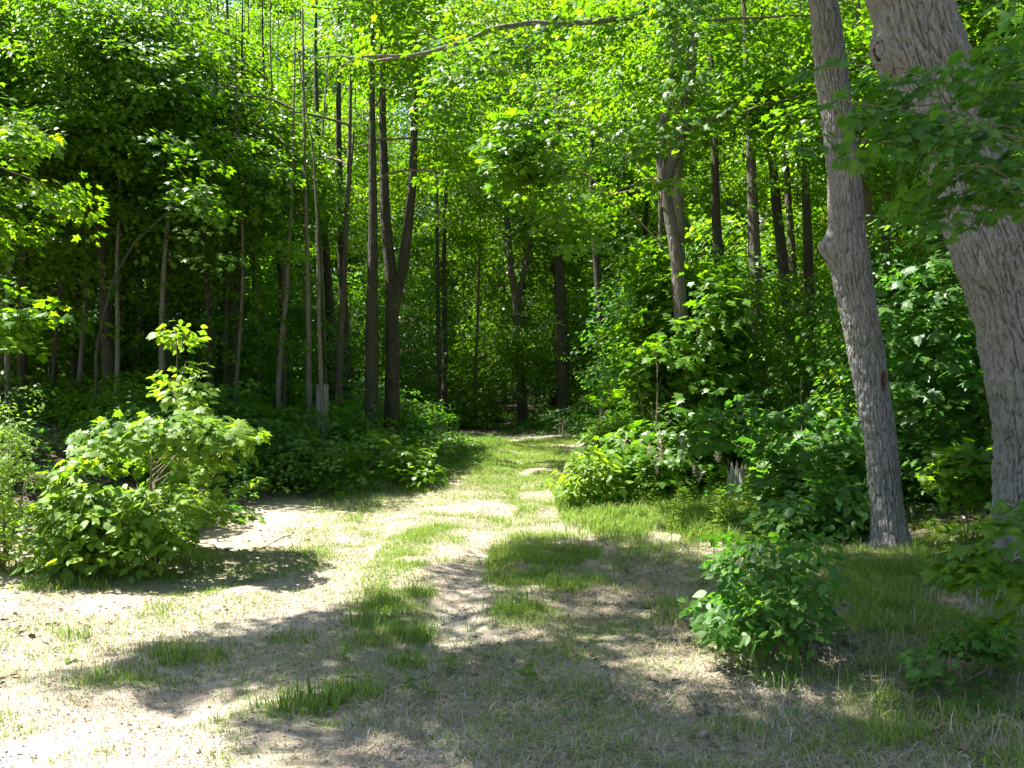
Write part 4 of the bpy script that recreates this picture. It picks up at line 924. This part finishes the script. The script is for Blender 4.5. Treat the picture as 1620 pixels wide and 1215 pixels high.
SR = sorted([(1015, 790), (1030, 800), (1048, 795), (1062, 802), (1080, 798), (1092, 806), (1105, 800), (1120, 798), (1000, 792), (1130, 812), (1075, 815), (1215, 815), (1205, 806), (985, 785), (1045, 818), (1100, 822)])
plants('seeding_grass', 'grass stalk', 'seeding grass left of the ragged stump', [proto_seed() for _ in range(3)], [(a, b, f'beige seeding grass stalk by the ragged stump, {nm_[i]} from the left') for i, (a, b) in enumerate(SR)], (.75, 1.15))

# ------------------------------------------------------------------ stumps, stake, log, sticks
def stump(label, px, Y, wpx, top_py, rag, seed):
    x = (px - CX) / F * Y; z = gz(x, Y); zt = CH + (HY - top_py) / F * Y; r = wpx / F * Y / 2; n = 40; m = 14
    th = np.arange(n) / n * 2 * np.pi; q = np.linspace(0, 1, m)[:, None]
    hh = (zt - z) * (1 - rag * np.abs(np.interp((th * 7 / 6.283 + seed) % 1, [0, .3, .5, .8, 1], [0, 1, .2, .7, 0])) * (.5 + .5 * vnoise(th * 2, th * 0 + seed)))
    rr = r * (1 + .1 * np.sin(th * 4 + seed) + .05 * np.sin(th * 11)) * (1 + .3 * np.exp(-q * 6) - .12 * q)
    t = thing('stump', label, 'stump', (x, Y, z)); g = Geo()
    V = np.stack([x + rr * np.cos(th), Y + rr * np.sin(th), z - .05 + q * (hh + .05)], -1)
    j = np.arange(n)[None]; i = np.arange(m - 1)[:, None] * n; fq = lambda i, n: np.stack([i + j, i + (j + 1) % n, i + n + (j + 1) % n, i + n + j], -1).reshape(-1, 4)
    g.add(V, fq(i, n), 0, smooth=True); part('trunk', g, [DEAD], t)
    g2 = Geo(); top = V[-1]; inn = np.stack([x + rr[-1] * .72 * np.cos(th), Y + rr[-1] * .72 * np.sin(th), np.minimum(top[:, 2] - .02, z + (zt - z) * .85)], 1); bot = inn.copy(); bot[:, 2] = z + (zt - z) * .45
    g2.add(np.stack([top, inn, bot]), fq(np.arange(2)[:, None] * n, n), 0); g2.add(bot, [list(range(n))], 0)
    part('hollow', g2, [HOLE], t)
stump('ragged hollow grey stump among tall weeds', 1170, 12.1, 42, 722, .55, .3)
stump('weathered broken stump among the left woods', 510, 16.3, 19, 604, .12, .7)
x, y = ground_at(890, 690); g = Geo(); z = gz(x, y); tube(g, [[x, y, z - .1], [x + .01, y, z + .2], [x + .02, y, z + .40], [x + .025, y, z + .43]], [.022, .022, .021, .008], 4, smooth=False)
STAKE = bark_mat('stake_wood', (.22, .12, .09), (.33, .19, .15), (.42, .27, .22))
single('stake', g, [STAKE], 'thin reddish wooden stake at the end of the track', 'stake', (x, y, z))
def stick(name, label, cat, a, b, r, m, bend=.05, fork=True, lift=None):
    (x1, y1), (x2, y2) = ground_at(*a), ground_at(*b); t = np.linspace(0, 1, 12); L = math.hypot(x2 - x1, y2 - y1)
    px = x1 + (x2 - x1) * t; py = y1 + (y2 - y1) * t + bend * L * np.sin(t * 3.1); z = hgt(px, py) + r * .7 + .006 * np.sin(t * 9)
    g = Geo(); P = np.stack([px, py, z], 1); tube(g, P, np.linspace(r, r * .5, 12) * (1 + rng.normal(0, .06, 12)), 7)
    g.add(P[0] + r * np.array([[math.cos(q), 0, math.sin(q)] for q in np.linspace(0, 6, 7)]), [list(range(7))], 0)
    if fork: tube(g, [P[7], P[7] + (P[9] - P[7]) * .8 + np.array([.2 * L * .3, .12 * L, .02]), P[7] + (P[10] - P[7]) + np.array([.3 * L * .3, .2 * L, .01])], [r * .5, r * .35, r * .15], 5)
    single(name, g, [m], label, cat, tuple(P[0]))
stick('fallen_log', 'rotting log lying behind the burl trunk and the thick trunk', 'log', (1425, 808), (1555, 822), .07, BARK, .02, False)
stick('fallen_stick', 'dry twig on the litter left of the foreground shrub', 'stick', (1010, 965), (1105, 990), .006, DEAD)
stick('fallen_stick', 'thin grey twig lying in the right shade near the bottom', 'stick', (880, 1035), (935, 1068), .005, DEAD)
stick('fallen_stick', 'dark twig at the left of the middle strip in the shade', 'stick', (545, 1068), (600, 1085), .007, BARK, .1)
stick('fallen_stick', 'pale stick on litter under the foreground shrub', 'stick', (1240, 1075), (1330, 1095), .008, DEAD)
stick('fallen_stick', 'long pale grass stem like twig at the bottom right', 'stick', (1330, 1165), (1470, 1178), .005, DEAD, .02, False)
stick('fallen_stick', 'small stick on the sunlit soil under the left bush', 'stick', (395, 870), (450, 845), .009, BARK, .06)
bpy.context.view_layer.update()
